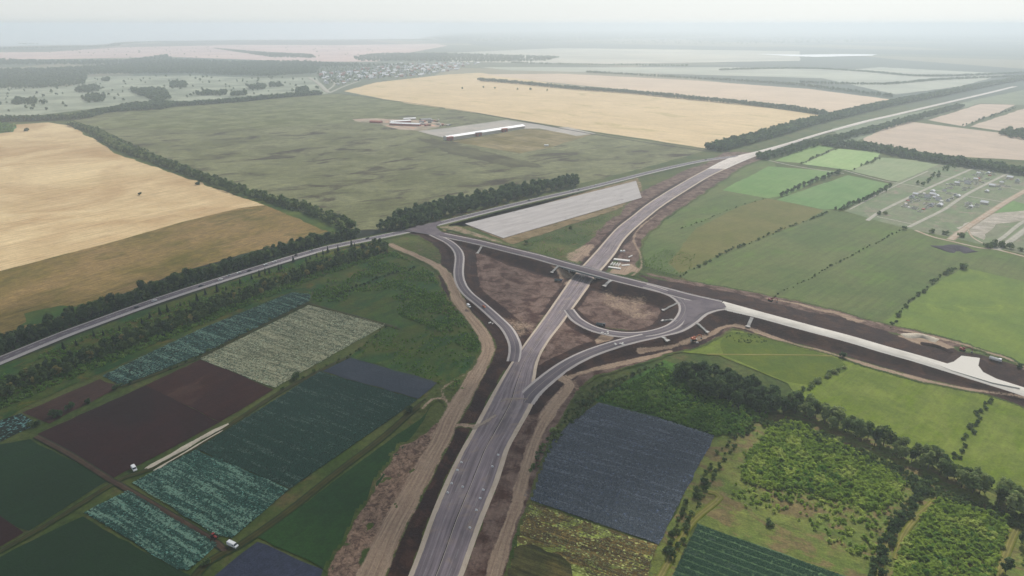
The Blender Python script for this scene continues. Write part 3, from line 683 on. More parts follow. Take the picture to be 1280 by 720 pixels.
def dist_line(ln, rad):
    """nearest distance to a polyline and the value (3rd column) there; inf beyond rad"""
    D = np.full(X.shape, 1e9); Z = np.zeros(X.shape)
    for i in range(len(ln) - 1):
        a, b = ln[i], ln[i + 1]
        x0, x1 = min(a[0], b[0]) - rad, max(a[0], b[0]) + rad; y0, y1 = min(a[1], b[1]) - rad, max(a[1], b[1]) + rad
        i0, i1 = int(max(0, (x0 - GX0) / GS)), int(min(len(gx), (x1 - GX0) / GS + 1)); j0, j1 = int(max(0, (y0 - GY0) / GS)), int(min(len(gy), (y1 - GY0) / GS + 1))
        if i0 >= i1 or j0 >= j1: continue
        xx = X[j0:j1, i0:i1]; yy = Y[j0:j1, i0:i1]
        dx, dy = b[0] - a[0], b[1] - a[1]; L2 = dx * dx + dy * dy + 1e-9
        t_ = np.clip(((xx - a[0]) * dx + (yy - a[1]) * dy) / L2, 0, 1)
        d = np.hypot(xx - a[0] - t_ * dx, yy - a[1] - t_ * dy)
        zz = a[2] + t_ * (b[2] - a[2]); w_ = d < D[j0:j1, i0:i1]
        D[j0:j1, i0:i1] = np.where(w_, d, D[j0:j1, i0:i1]); Z[j0:j1, i0:i1] = np.where(w_, zz, Z[j0:j1, i0:i1])
    return D, Z
def dist_poly(pix, rad=30, z=0.0):
    """signed distance to polygon (negative inside)"""
    pts = [P(a, b, z) for a, b in pix]; pts3 = [(x, y, 0) for x, y in pts] + [(pts[0][0], pts[0][1], 0)]
    D, _ = dist_line(pts3, rad)
    ins = np.zeros(X.shape, bool); n = len(pts)
    for i in range(n):
        (x1, y1), (x2, y2) = pts[i], pts[(i + 1) % n]
        c = (y1 > Y) != (y2 > Y)
        ins ^= c & (X < (x2 - x1) * (Y - y1) / (y2 - y1 + 1e-12) + x1)
    return np.where(ins, -np.minimum(D, 1e3), D)
def sm(d, a, b):
    t_ = np.clip((d - a) / (b - a), 0, 1); return t_ * t_ * (3 - 2 * t_)
H = np.zeros(X.shape); DK = np.zeros(X.shape); BR = np.zeros(X.shape); SA = np.zeros(X.shape); RD = np.zeros(X.shape)
def bank(ln, hw, slope=1.8, drop=0.25, wdark=3.0):
    """raise the ground to carry a road and cover the slopes with dark topsoil"""
    global H, DK
    if not hasattr(hw, '__len__'): rad = hw + 34
    D, Z = dist_line(ln, hw + 34)
    h = np.where(D < 1e8, Z - drop - np.maximum(0, D - hw) / slope, 0)
    H = np.maximum(H, h)
    foot = hw + np.maximum(Z - 0.4, 0) * slope + wdark
    DK = np.maximum(DK, np.where(D < 1e8, 1 - sm(D - foot + N1 * 5 + N2 * 3, -1.2, 1.2), 0))
def col3(a, b): return np.array([(x, y, b) for x, y in a])
bank(ovline(OV_W), 9.0, 1.9, 0.3); bank(ovline(OV_E), 9.0, 1.9, 0.3)
bx = ovline(OV_X); bank(bx, 8.3, 2.2, 0.3, 4)
bank(ra, 6.2, 2.0, 0.3, 7); bank(lp, 6.2, 1.9, 0.3, 2); bank(orr, 7.2, 1.9, 0.3, 5)
for z_, pix in ((7.16, [(838, 364), (870, 371), (905, 379), (888, 388), (873, 393), (866, 401), (852, 408), (858, 396), (860, 384), (852, 372)]), (3.9, [(1150, 449), (1192, 452), (1202, 444.5), (1225, 447.5), (1229, 465), (1270, 484), (1190, 463)])):
    D = dist_poly(pix, 34, z_)
    H = np.maximum(H, z_ - 0.35 - np.maximum(0, D - 0.8) / 1.9); DK = np.maximum(DK, 1 - sm(D - 14, -1, 2))
# highway bed and verge
hl = np.array([(c[0], c[1], ZR) for c in HWC]); D, Z = dist_line(hl, 60)
hwid = np.interp(Y, HWC[:, 1], HWC[:, 2]) / 2
nh = D - hwid * 0.93
H = np.maximum(H, np.where(D < 1e8, np.minimum(ZR - 0.25, ZR - 0.25 - (nh - 2.0) / 3.0), 0))
HV = nh
hl2 = np.array([(c[0], c[1], ZR) for c in HWC2]); D2, _ = dist_line(hl2, 60); hw2 = np.interp(Y, HWC2[:, 1], HWC2[:, 2]) / 2
H = np.maximum(H, np.where(D2 < 1e8, ZR - 0.25 - np.maximum(0, D2 - hw2) / 3.0, 0))
Do, _ = dist_line(old_l, 30); H = np.maximum(H, np.where(Do < 1e8, 0.8 - np.maximum(0, Do - 8) / 3.0, 0))
H = np.maximum(H, 0)

def paint(M, pix, edge=1.5, rag=6.0, amt=1.0, line=None, z=0.0):
    if line: 
        ln = ground_line(pix, 5); D, _ = dist_line(ln, line + 14); D = D - line
    else: D = dist_poly(pix, 25, z)
    v = (1 - sm(D + N1 * rag + N2 * rag * 0.5, -edge, edge)) * amt
    return np.maximum(M, v)
def unpaint(M, pix, line, amt=1.0, edge=1.5, rag=3.0):
    ln = ground_line(pix, 5); D, _ = dist_line(ln, line + 14)
    return M * (1 - (1 - sm(D - line + N2 * rag, -edge, edge)) * amt)
# brown verge of the highway
BR = np.maximum(BR, np.where((HV < 1e8) & (Y > 700), 1 - sm(HV + N1 * 10, 14, 22), 0))
BR = np.maximum(BR, np.where(D2 < 1e8, (1 - sm(D2 - hw2 + N1 * 8, 8, 16)) * (Y < 1300), 0))
DK = np.maximum(DK, np.where((HV < 1e8) & (Y > 520) & (Y < 1050), (1 - sm(HV + N1 * 5, 3, 9)), 0) * 0.8)
# infields
BR = paint(BR, [(596, 306), (700, 332), (722, 345), (704, 362), (678, 398), (656, 428), (640, 412), (606, 384), (582, 362), (578, 330), (580, 305)], 1, 3)
BR = paint(BR, [(735, 350), (830, 372), (850, 385), (845, 402), (800, 414), (750, 410), (722, 396), (715, 380)], 1, 3)
BR = paint(BR, [(706, 398), (730, 412), (800, 424), (780, 428), (705, 452), (662, 482), (660, 470), (686, 428)], 1, 2)
SA = paint(SA, [(622, 395), (652, 404), (672, 402), (650, 420), (640, 408)], 7, 18, 0.5)
SA = paint(SA, [(700, 358), (716, 348), (728, 350), (712, 358)], 3, 9, 0.7)
SA = paint(SA, [(690, 341), (715, 345), (722, 349), (700, 349)], 2, 5, 0.75)
SA = paint(SA, [(750, 358), (765, 366), (800, 378), (820, 392), (800, 402), (770, 395), (752, 380), (745, 366)], 8, 20, 0.52)
SA = paint(SA, [(775, 424), (757, 420), (742, 426), (745, 432), (760, 430)], 2, 6, 0.7)
# foreground: dark strips left and right of the highway, haul roads
DK = paint(DK, [(640, 436), (637, 450), (621, 482), (607, 504), (588, 540), (556, 600), (536, 650), (511, 720), (500, 750), (462, 750), (478, 720), (505, 660), (535, 600), (560, 552), (572, 520), (590, 488), (612, 455), (622, 430), (604, 402), (630, 415)], 1.0, 2.5)
BR = paint(BR, [(455, 750), (470, 700), (500, 640), (540, 570), (560, 548), (590, 540), (556, 600), (520, 700), (500, 750)], 2, 8, 0.4)
RD = paint(RD, [(405, 750), (412, 705), (436, 665), (462, 620), (480, 592), (500, 560), (520, 545), (548, 530), (540, 560), (520, 600), (490, 650), (458, 700), (440, 750)], 2, 12, 1.0)
HL = [(440, 780), (463, 722), (487, 668), (512, 622), (536, 578), (553, 548), (563, 524), (577, 500), (592, 474), (605, 452), (610, 434), (602, 415), (586, 395), (572, 375), (562, 352), (549, 335), (522, 321), (503, 313), (488, 306)]
D, _ = dist_line(np.array([(q[0], q[1], 0) for q in ground_line(HL, 5)]), 30)
hyw = np.interp(Y, [250, 400, 520, 700, 900], [6.8, 6.0, 5.2, 4.2, 2.8])
SA = np.maximum(SA, 1 - sm(D - hyw + N1 * 3 + N2 * 2, -2.0, 1.5)); DK *= 1 - (1 - sm(D - hyw + N1 * 4, -1, 2)) * 0.9
SA = paint(SA, [(540, 545), (560, 536), (575, 532), (592, 534), (612, 530)], 1, 2, 1.0, line=1.8); DK = unpaint(DK, [(560, 536), (575, 533), (592, 534), (600, 532)], 2.6)
SA = paint(SA, [(528, 512), (540, 500), (556, 500), (562, 512)], 1, 2, 0.8, line=1.0)
SA = paint(SA, [(556, 500), (552, 488), (566, 478), (580, 470)], 1, 2, 0.6, line=0.9)
# right of highway
BR = paint(BR, [(662, 490), (690, 470), (712, 472), (722, 486), (690, 540), (672, 590), (655, 640), (634, 700), (622, 750), (566, 750), (590, 690), (625, 600), (640, 550), (655, 505)], 1, 3)
TR = [(600, 790), (617, 722), (632, 672), (648, 625), (659, 585), (670, 550), (684, 522), (702, 497), (712, 482), (700, 474), (685, 474)]
SA = paint(SA, TR, 1, 3, 0.85, line=3.6); SA = paint(SA, [(668, 545), (676, 520), (690, 500), (704, 485)], 1, 2, 0.6, line=1.0)
SA = paint(SA, [(640, 522), (662, 497), (688, 474), (712, 458), (735, 447)], 1, 2, 0.9, line=4.5)
SA = paint(SA, [(700, 476), (745, 462), (800, 450), (838, 440)], 1.5, 4, 0.75, line=2.6)
BR = paint(BR, [(700, 462), (745, 447), (830, 427), (860, 420), (900, 405), (920, 408), (880, 432), (830, 445), (745, 470), (722, 486)], 1.5, 4, 0.9)
DK = paint(DK, [(735, 452), (800, 432), (862, 408), (885, 398), (940, 398), (940, 410), (905, 409), (870, 424), (800, 438), (745, 460)], 1.2, 3)
RD = paint(RD, [(690, 470), (708, 462), (722, 480), (724, 490), (712, 484), (700, 490)], 1.5, 5, 0.8)
# toe of the long bank and sandy fringe
TOE = [(800, 441), (840, 435), (867, 427), (885, 421), (901, 411), (918, 408), (942, 414), (963, 421), (993, 431), (1024, 438.5), (1056, 448), (1093, 459.5), (1155, 476), (1197, 485), (1250, 494), (1300, 506)]
SA = paint(SA, TOE, 1.5, 4, 0.8, line=2.2)
DK = paint(DK, [(900, 392), (1000, 416), (1100, 444), (1200, 473), (1300, 502), (1300, 505), (1250, 493), (1155, 474), (1056, 446), (993, 429), (942, 411.5), (901, 409)], 1, 2)
DK = paint(DK, [(800, 345), (860, 356), (920, 367), (960, 378), (1010, 390), (1060, 400), (1120, 418), (1180, 430), (1200, 440), (1190, 452), (1100, 432), (1000, 405), (900, 380), (820, 358)], 2, 9, 0.95)
DK = paint(DK, [(1226, 447), (1262, 455), (1285, 465), (1285, 482), (1240, 470), (1225, 458)], 2, 8, 0.95)
SA = paint(SA, [(960, 374), (1000, 381), (1018, 387), (1045, 392), (1075, 403)], 1.5, 6, 0.7, line=2.6)
SA = paint(SA, [(1118, 420), (1142, 418), (1165, 424), (1195, 436), (1180, 436), (1150, 432)], 2, 6, 1.0)
SA = paint(SA, [(1062, 400), (1095, 404), (1110, 410), (1145, 417), (1200, 430), (1240, 443), (1262, 450), (1290, 466)], 1.5, 6, 0.7, line=2.0)
BR = paint(BR, [(800, 340), (860, 352), (930, 364), (1000, 378), (1060, 394), (1200, 428), (1200, 436), (1000, 392), (860, 362)], 2, 8, 0.8)
# around the west junction and bridge ends
SA = paint(SA, [(545, 284), (570, 290), (600, 298), (660, 312), (640, 308), (600, 292), (572, 283)], 2, 7, 0.55)
SA = paint(SA, [(706, 322), (728, 308), (742, 306), (735, 320), (722, 330)], 4, 14, 0.62)
SA = paint(SA, [(762, 342), (768, 330), (792, 330), (800, 338), (780, 345)], 2, 6, 0.75)
SA = paint(SA, [(790, 345), (801, 335), (800, 318), (792, 300), (800, 285), (822, 268)], 1, 2, 0.6, line=1.6)
BR = paint(BR, [(770, 340), (772, 315), (795, 285), (860, 240), (900, 213), (925, 205), (905, 225), (850, 260), (800, 300), (798, 340)], 2, 9, 0.8)
BR = paint(BR, [(715, 325), (745, 300), (800, 240), (860, 212), (880, 205), (868, 216), (810, 254), (745, 314), (730, 329)], 2, 9, 0.9)
BR = paint(BR, [(488, 306), (520, 300), (555, 312), (566, 330), (560, 345), (545, 335), (510, 316)], 2, 8, 0.35)
SA = paint(SA, [(548, 328), (560, 340), (566, 352), (560, 352)], 1, 4, 0.6)
BD = np.full(X.shape, 1e8); BS = np.zeros(X.shape)      # nearest road: distance and metres along it, for wheel-track streaks
for ln_ in (hl, ground_line(HL, 5), ground_line(TR, 5), ra, lp, orr, ovf, bx, ground_line(TOE, 5)):
    c_ = np.concatenate([[0], np.cumsum(np.linalg.norm(np.diff(ln_[:, :2], axis=0), axis=1))])
    D_, S_ = dist_line(np.stack([ln_[:, 0], ln_[:, 1], c_], 1), 45); w_ = D_ < BD; BD = np.where(w_, D_, BD); BS = np.where(w_, S_, BS)
BD = np.minimum(BD, 60)
keep = (H > 0.02) | (DK > 0.02) | (BR > 0.02) | (SA > 0.02) | (RD > 0.02)
BZ = 0.62
# soil surface roughness
Zg = BZ + np.maximum(H - BZ, 0) + (N2 * 0.5 + N1 * 0.6) * np.clip(DK + BR * 0.7 + RD * 1.5, 0, 1.4) * np.where((D < 0) | (H > 0.6), 0.35, 1.0) + np.clip(RD, 0, 1) * (N2 * 1.6 + N1 * 1.2)
# keep the ground clear of the road surfaces
def clearance(ln, hw, drop=0.22):
    global Zg
    Dd, Zz = dist_line(ln, hw + 4)
    Zg = np.where(Dd < hw, np.minimum(Zg, Zz - drop), Zg)
clearance(ovf[(ovf[:, 0] < P(699, 329, 8)[0]) | (ovf[:, 0] > P(766, 347, 8)[0])], 7.6); clearance(bx, 7.0); clearance(ra, 5.2); clearance(lp, 5.2); clearance(orr, 6.0)
Zg = np.where((nh < 0.6) & (HV < 1e8), np.minimum(Zg, ZR - 0.25), Zg)
Zg = np.where(Do < 7.2, np.minimum(Zg, 0.75), Zg)
def height_at(x, y):
    i = int((x - GX0) / GS); j = int((y - GY0) / GS)
    if 0 <= i < len(gx) and 0 <= j < len(gy) and keep[j, i]: return float(Zg[j, i])
    return 0.3
ny, nx = X.shape
idx = np.arange(ny * nx).reshape(ny, nx)
fk = keep[:-1, :-1] | keep[1:, :-1] | keep[:-1, 1:] | keep[1:, 1:]
F = np.stack([idx[:-1, :-1][fk], idx[:-1, 1:][fk], idx[1:, 1:][fk], idx[1:, :-1][fk]], 1)
used = np.unique(F); remap = np.full(ny * nx, -1); remap[used] = np.arange(len(used)); F = remap[F]
V = np.stack([X.ravel()[used], Y.ravel()[used], Zg.ravel()[used]], 1)
me = np_mesh('earthworks', V, F, True)
at = me.color_attributes.new('soil', 'FLOAT_COLOR', 'POINT')
at.data.foreach_set('color', np.stack([DK.ravel()[used], BR.ravel()[used], SA.ravel()[used], RD.ravel()[used]], 1).astype(np.float32).ravel())
a2 = me.color_attributes.new('along', 'FLOAT_COLOR', 'POINT')
a2.data.foreach_set('color', np.stack([BD.ravel()[used], BS.ravel()[used], BD.ravel()[used] * 0, BD.ravel()[used] * 0 + 1], 1).astype(np.float32).ravel())
t = NT('earthworks_soil'); p = t.pos()
base, g = grass_nodes(t, p)
a = t.n('ShaderNodeAttribute'); a.attribute_name = 'soil'
sp = t.n('ShaderNodeSeparateColor'); t.put(sp.inputs[0], a.outputs['Color'])
fine = t.math('ADD', t.math('MULTIPLY_ADD', t.noise(p, 0.5, 5, 0.7), 1.0, -0.5), t.math('MULTIPLY_ADD', t.noise(p, 0.09, 4, 0.6), 0.7, -0.35))
def layer(base, w_, colr, soft=0.14):
    k = t.ramp(t.math('ADD', w_, fine), 0.5 - soft, 0.5 + soft); return t.mix(k, base, colr)
al = t.n('ShaderNodeAttribute'); al.attribute_name = 'along'
stk = t.ramp(t.noise(t.map(al.outputs['Vector'], 0, (1 / 1.3, 1 / 40.0, 1)), 1.0, 4, 0.65), 0.28, 0.72)
n1 = t.noise(p, 1 / 12.0, 5, 0.65, 0.6); n2 = t.ramp(t.noise(p, 0.55, 5, 0.75), 0.28, 0.72)
br = t.mix(t.ramp(n1, 0.35, 0.65), C3(80, 71, 70, 420), C3(120, 107, 100, 420)); br = t.gain(br, t.math('MULTIPLY_ADD', n2, 0.5, 0.75))
rd = t.mix(t.ramp(t.noise(p, 1 / 3.5, 6, 0.75, 1.0), 0.4, 0.6), C3(86, 74, 68, 620), C3(134, 116, 102, 620)); rd = t.gain(rd, t.math('MULTIPLY_ADD', n2, 0.8, 0.6))
dk = t.mix(t.ramp(n1, 0.4, 0.7), C3(62, 55, 55, 480), C3(80, 69, 66, 480)); dk = t.gain(dk, t.math('MULTIPLY_ADD', n2, 0.4, 0.8)); dk = t.gain(dk, t.math('MULTIPLY_ADD', stk, 0.5, 0.75))
sa = t.mix(stk, C3(128, 112, 100, 500), C3(162, 146, 128, 500)); sa = t.gain(sa, t.math('MULTIPLY_ADD', n2, 0.3, 0.85)); br = t.gain(br, t.math('MULTIPLY_ADD', stk, 0.3, 0.85))
c = layer(base, sp.outputs[1], br); c = layer(c, a.outputs['Alpha'], rd); c = layer(c, sp.outputs[0], dk); c = layer(c, sp.outputs[2], sa, 0.22)
t.base(c); t.bump(n2, 0.5, 0.5)
tag(obj('earthworks', me, t.m), 'dark brown graded soil and sandy haul roads around the interchange', 'earthworks', None, 'structure')

# dust dragged across the unfinished carriageway by the lorries
t = NT('road_dust'); uv = t.n('ShaderNodeUVMap'); uv.uv_map = 'uv'; se = t.n('ShaderNodeSeparateXYZ'); t.put(se.inputs[0], uv.outputs[0]); p = t.pos()
k = t.math('ABSOLUTE', t.math('SUBTRACT', se.outputs[0], 0.5)); k = t.ramp(t.math('MULTIPLY_ADD', t.noise(p, 0.5, 5, 0.7), 0.6, k), 0.62, 0.38)
t.base(t.gain(C3(168, 156, 142, 520), t.math('MULTIPLY_ADD', t.noise(p, 1.5, 4, .7), .5, .75)))
tr = t.n('ShaderNodeBsdfTransparent'); ms = t.n('ShaderNodeMixShader'); t.put(ms.inputs[0], t.math('MULTIPLY', k, 0.6))
t.t.links.new(tr.outputs[0], ms.inputs[1]); t.t.links.new(t.bs.outputs[0], ms.inputs[2]); t.t.links.new(ms.outputs[0], t.out.inputs[0]); MDUST = t.m
for pix, wd, lab in [([(626, 502), (640, 498.5), (660, 499)], 3.5, 'pale dust dragged across the unfinished highway'), ([(590, 536), (604, 529), (620, 519)], 8.0, 'dust fan where the haul road meets the highway')]:
    ln = ground_line(pix, 2, ZR); ribbon('road_dust', offset_pairs(ln, wd), ZR + 0.12, MDUST, lab, 'dust', skirt=0.0)
# ================================================================== PLANTS
def leaf_mat(name, c1, c2, c3, trans=0.4):
    t = NT(name); p = t.pos()
    oi = t.n('ShaderNodeObjectInfo')
    v = t.n('ShaderNodeSeparateColor'); t.put(v.inputs[0], t.voro(p, 1 / 7.0))
    k = t.math('FRACT', t.math('ADD', oi.outputs['Random'], v.outputs[0]))
    c = t.mix(t.ramp(k, 0.1, 0.7), c1, c2); c = t.mix(t.ramp(k, 0.8, 0.98), c, c3)
    c = t.gain(c, t.math('MULTIPLY_ADD', t.noise(p, 0.9, 4, 0.7), 1.0, 0.5))
    t.base(c); t.bs.inputs['Roughness'].default_value = 0.8; t.bs.inputs['Specular IOR Level'].default_value = 0.05
    tr = t.n('ShaderNodeBsdfTranslucent'); t.put(tr.inputs[0], t.gain(c, 1.5))
    ms = t.n('ShaderNodeMixShader'); ms.inputs[0].default_value = trans
    t.t.links.new(t.bs.outputs[0], ms.inputs[1]); t.t.links.new(tr.outputs[0], ms.inputs[2]); t.t.links.new(ms.outputs[0], t.out.inputs[0])
    return t.m
M_BARK = plain('bark', (0.07, 0.055, 0.045), 0.9)
L_MID = leaf_mat('leaf_mid', (0.055, 0.095, 0.030), (0.092, 0.14, 0.044), (0.15, 0.19, 0.065))
L_DARK = leaf_mat('leaf_dark', (0.040, 0.074, 0.030), (0.068, 0.112, 0.042), (0.11, 0.16, 0.058))
L_PALE = leaf_mat('leaf_pale', (0.12, 0.175, 0.06), (0.20, 0.25, 0.09), (0.30, 0.34, 0.15))
L_YEL = leaf_mat('leaf_yellow', (0.20, 0.19, 0.06), (0.28, 0.245, 0.08), (0.14, 0.16, 0.06))
L_CON = leaf_mat('leaf_conifer', (0.012, 0.026, 0.018), (0.020, 0.036, 0.022), (0.03, 0.045, 0.028), 0.1)
L_BRI = leaf_mat('leaf_bright', (0.17, 0.26, 0.04), (0.25, 0.34, 0.055), (0.36, 0.43, 0.10), 0.45)
L_GRN = leaf_mat('leaf_green', (0.085, 0.18, 0.03), (0.13, 0.23, 0.04), (0.18, 0.28, 0.06), 0.45)
def leaves(lobes, n, size, seed, up=0.25):
    """n bent leaf clumps spread through the shells of ellipsoid lobes [(cx,cy,cz,rx,ry,rz)]"""
    r = np.random.default_rng(seed); lb = np.array(lobes, float)
    wgt = (lb[:, 3] * lb[:, 4]) ** 0.9; k = r.choice(len(lb), n, p=wgt / wgt.sum())
    d = r.normal(size=(n, 3)); d[:, 2] += 0.25; d /= np.linalg.norm(d, axis=1)[:, None]
    rad = 0.55 + 0.5 * r.random(n) ** 0.6
    c = lb[k, :3] + d * lb[k, 3:6] * rad[:, None]
    nr = d + r.normal(size=(n, 3)) * 0.45; nr[:, 2] += up; nr /= np.linalg.norm(nr, axis=1)[:, None]
    a = np.cross(nr, r.normal(size=(n, 3))); a /= np.linalg.norm(a, axis=1)[:, None]; b = np.cross(nr, a)
    s = size * (0.6 + 0.8 * r.random(n))[:, None]
    j = lambda: 1 + 0.35 * (r.random((n, 1)) - 0.5)
    fold = nr * s * 0.25
    V = np.stack([c - a * s * j() - b * s * 0.6 * j() - fold, c + a * s * j() - b * s * j() * 0.6, c + a * s * j() + b * s * 0.6 * j() - fold, c - a * s * j() + b * s * j() * 0.6], 1).reshape(-1, 3)
    F = np.arange(4 * n).reshape(n, 4)
    return V, F
def crown_lobes(seed, h, rad, nl=9):
    r = random.Random(seed); out = []
    for i in range(nl):
        t_ = i / (nl - 1); a = r.random() * 6.28 + i * 2.4
        z = h * (0.34 + 0.52 * t_); rr = rad * (0.62 if 0.15 < t_ < 0.75 else 0.4) * r.uniform(0.75, 1.1) * (1 if i < nl - 1 else 0)
        q = rad * r.uniform(0.40, 0.60)
        out.append((math.cos(a) * rr, math.sin(a) * rr, min(z, h - q * 0.9), q, q, q * r.uniform(0.75, 1.0)))
    return out
def trunk_mesh(h, r, seed):
    mb = MB(); rr = random.Random(seed); lx, ly = rr.uniform(-.3, .3), rr.uniform(-.3, .3)
    mb.tube((0, 0, -0.5), (lx, ly, h * 0.38), r, r * 0.7, 7); mb.tube((lx, ly, h * 0.38), (lx * 2, ly * 2, h * 0.75), r * 0.7, r * 0.3, 6)
    for i in range(4):
        a = rr.random() * 6.28; z = h * (0.3 + 0.1 * i)
        mb.tube((lx, ly, z), (lx + math.cos(a) * h * .2, ly + math.sin(a) * h * .2, z + h * 0.18), r * 0.42, r * 0.15, 5)
    return mb.mesh('trunk')
# unit trees are 12 m high
TREES = []
for i in range(7):
    rad = [4.2, 3.6, 4.6, 3.2, 4.0, 3.0, 4.4][i]
    V, F = leaves(crown_lobes(i + 11, 12.0, rad, [10, 9, 11, 9, 10, 8, 12][i]), [420, 380, 460, 340, 400, 320, 460][i], 0.62, i + 5)
    TREES.append((np_mesh('crown', V, F), trunk_mesh(12.0, 0.28, i)))
FAR_TREES = [leaves(crown_lobes(i + 31, 12.0, 4.6, 6), 34, 1.9, i + 51) for i in range(4)]
SHRUBS = []
for i in range(5):
    r = random.Random(i + 70)
    lob = [(r.uniform(-.9, .9), r.uniform(-.9, .9), r.uniform(0.5, 1.5), r.uniform(.7, 1.0), r.uniform(.7, 1.0), r.uniform(.6, .9)) for _ in range(5)]
    V, F = leaves(lob, 90, 0.34, i + 81)
    SHRUBS.append(np_mesh('shrub', V, F))
BUSH = []
for i in range(5):
    r = random.Random(i + 170)
    lob = [(r.uniform(-.5, .5), r.uniform(-.5, .5), r.uniform(0.3, 0.9), r.uniform(.5, .7), r.uniform(.5, .7), r.uniform(.5, .8)) for _ in range(3)]
    BUSH.append(leaves(lob, 22, 0.36, i + 181, 1.0))
def conifer_vf(h, r, tiers, seed):
    V = []; F = []; rr = random.Random(seed)
    for k in range(tiers):
        z0 = h * (0.08 + 0.86 * k / tiers); rad = r * (1 - k / tiers) ** 0.85 + 0.12; z1 = z0 + h / tiers * 1.5; n = 11; base = len(V)
        V.append((0, 0, z1))
        for i in range(n):
            a = 2 * math.pi * i / n + rr.random() * .3; q = rad * (0.72 if i % 2 else 1.05) * rr.uniform(.85, 1.1)
            V.append((math.cos(a) * q, math.sin(a) * q, z0 - (0.0 if i % 2 else 0.25)))
        for i in range(n): F.append((base, base + 1 + i, base + 1 + (i + 1) % n))
    return np.array(V), np.array(F)
CONIF = []
for i in range(3):
    V, F = conifer_vf([6.5, 5.2, 7.0][i], [1.5, 1.4, 1.6][i], 9, i)
    tk = MB().tube((0, 0, -0.3), (0, 0, 2.0), 0.16, 0.12, 7).mesh('trunk')
    CONIF.append((np_mesh('crown', V, F), tk))

def mass(name, protos, pts, mat, label, cat=None, smooth=False):
    """many plants nobody could count, merged into one mesh. pts: (x, y, z, scale, turn[, zscale])"""
    Vs, Fs, n = [], [], 0
    pts = list(pts)
    for j in range(len(protos)):
        V, F = protos[j]; sub = np.array([(q + (1.0,))[:6] for q in (tuple(q) for q in pts[j::len(protos)])], float)
        if not len(sub): continue
        c, s = np.cos(sub[:, 4]), np.sin(sub[:, 4])
        x = (V[None, :, 0] * c[:, None] - V[None, :, 1] * s[:, None]) * sub[:, 3:4] + sub[:, 0:1]
        y = (V[None, :, 0] * s[:, None] + V[None, :, 1] * c[:, None]) * sub[:, 3:4] + sub[:, 1:2]
        z = V[None, :, 2] * sub[:, 3:4] * sub[:, 5:6] + sub[:, 2:3]
        Vs.append(np.stack([x, y, z], 2).reshape(-1, 3))
        Fs.append((F[None] + (np.arange(len(sub)) * len(V))[:, None, None] + n).reshape(-1, F.shape[1])); n += len(sub) * len(V)
    o = obj(name, np_mesh(name, np.concatenate(Vs), np.concatenate(Fs)), mat)
    return tag(o, label, cat or name.replace('_', ' '), None, 'stuff')
def inside(x, y, pts):
    c = False; n = len(pts)
    for i in range(n):
        (x1, y1), (x2, y2) = pts[i], pts[(i + 1) % n]
        if (y1 > y) != (y2 > y) and x < (x2 - x1) * (y - y1) / (y2 - y1) + x1: c = not c
    return c
def fill(pix, sp, jit=0.45, prob=1.0, seed=1, rot=0.35, clump=0.0):
    """points on a jittered grid inside a picture polygon"""
    r = random.Random(seed); pts = [P(a, b) for a, b in pix]
    cx = sum(a for a, b in pts) / len(pts); cy_ = sum(b for a, b in pts) / len(pts)
    R_ = max(math.dist((cx, cy_), q) for q in pts); out = []; n = int(R_ / sp) + 1; c, s = math.cos(rot), math.sin(rot)
    if n > 500: sp *= n / 500; n = 500
    ph = [r.random() * 6.28 for _ in range(4)]
    for i in range(-n, n + 1):
        for j in range(-n, n + 1):
            u = (i + r.uniform(-jit, jit)) * sp; v = (j + r.uniform(-jit, jit)) * sp
            x = cx + u * c - v * s; y = cy_ + u * s + v * c
            if not inside(x, y, pts): continue
            if clump:
                q = math.sin(x / 9 + ph[0] + 2 * math.sin(y / 13 + ph[1])) + math.sin(y / 8 + ph[2] + 2 * math.sin(x / 15 + ph[3]))
                if r.random() > prob * (1 + clump * q): continue
            elif r.random() > prob: continue
            out.append((x, y))
    return out
def row(pix, sp, halfw, seed=1, prob=1.0):
    r = random.Random(seed); ln = ground_line(pix, sp); out = []
    for i in range(len(ln) - 1):
        k = max(1, int(round(2 * halfw / sp)))
        d = ln[i + 1] - ln[i]; L = math.hypot(d[0], d[1]) + 1e-6; nx_, ny_ = -d[1] / L, d[0] / L
        for j in range(k):
            if r.random() > prob: continue
            o = (j + 0.5) / k * 2 * halfw - halfw + r.uniform(-.35, .35) * sp if k > 1 else r.uniform(-1, 1) * halfw
            t_ = r.random() * 0.6
            out.append((ln[i][0] + d[0] * t_ + nx_ * o, ln[i][1] + d[1] * t_ + ny_ * o))
    return out
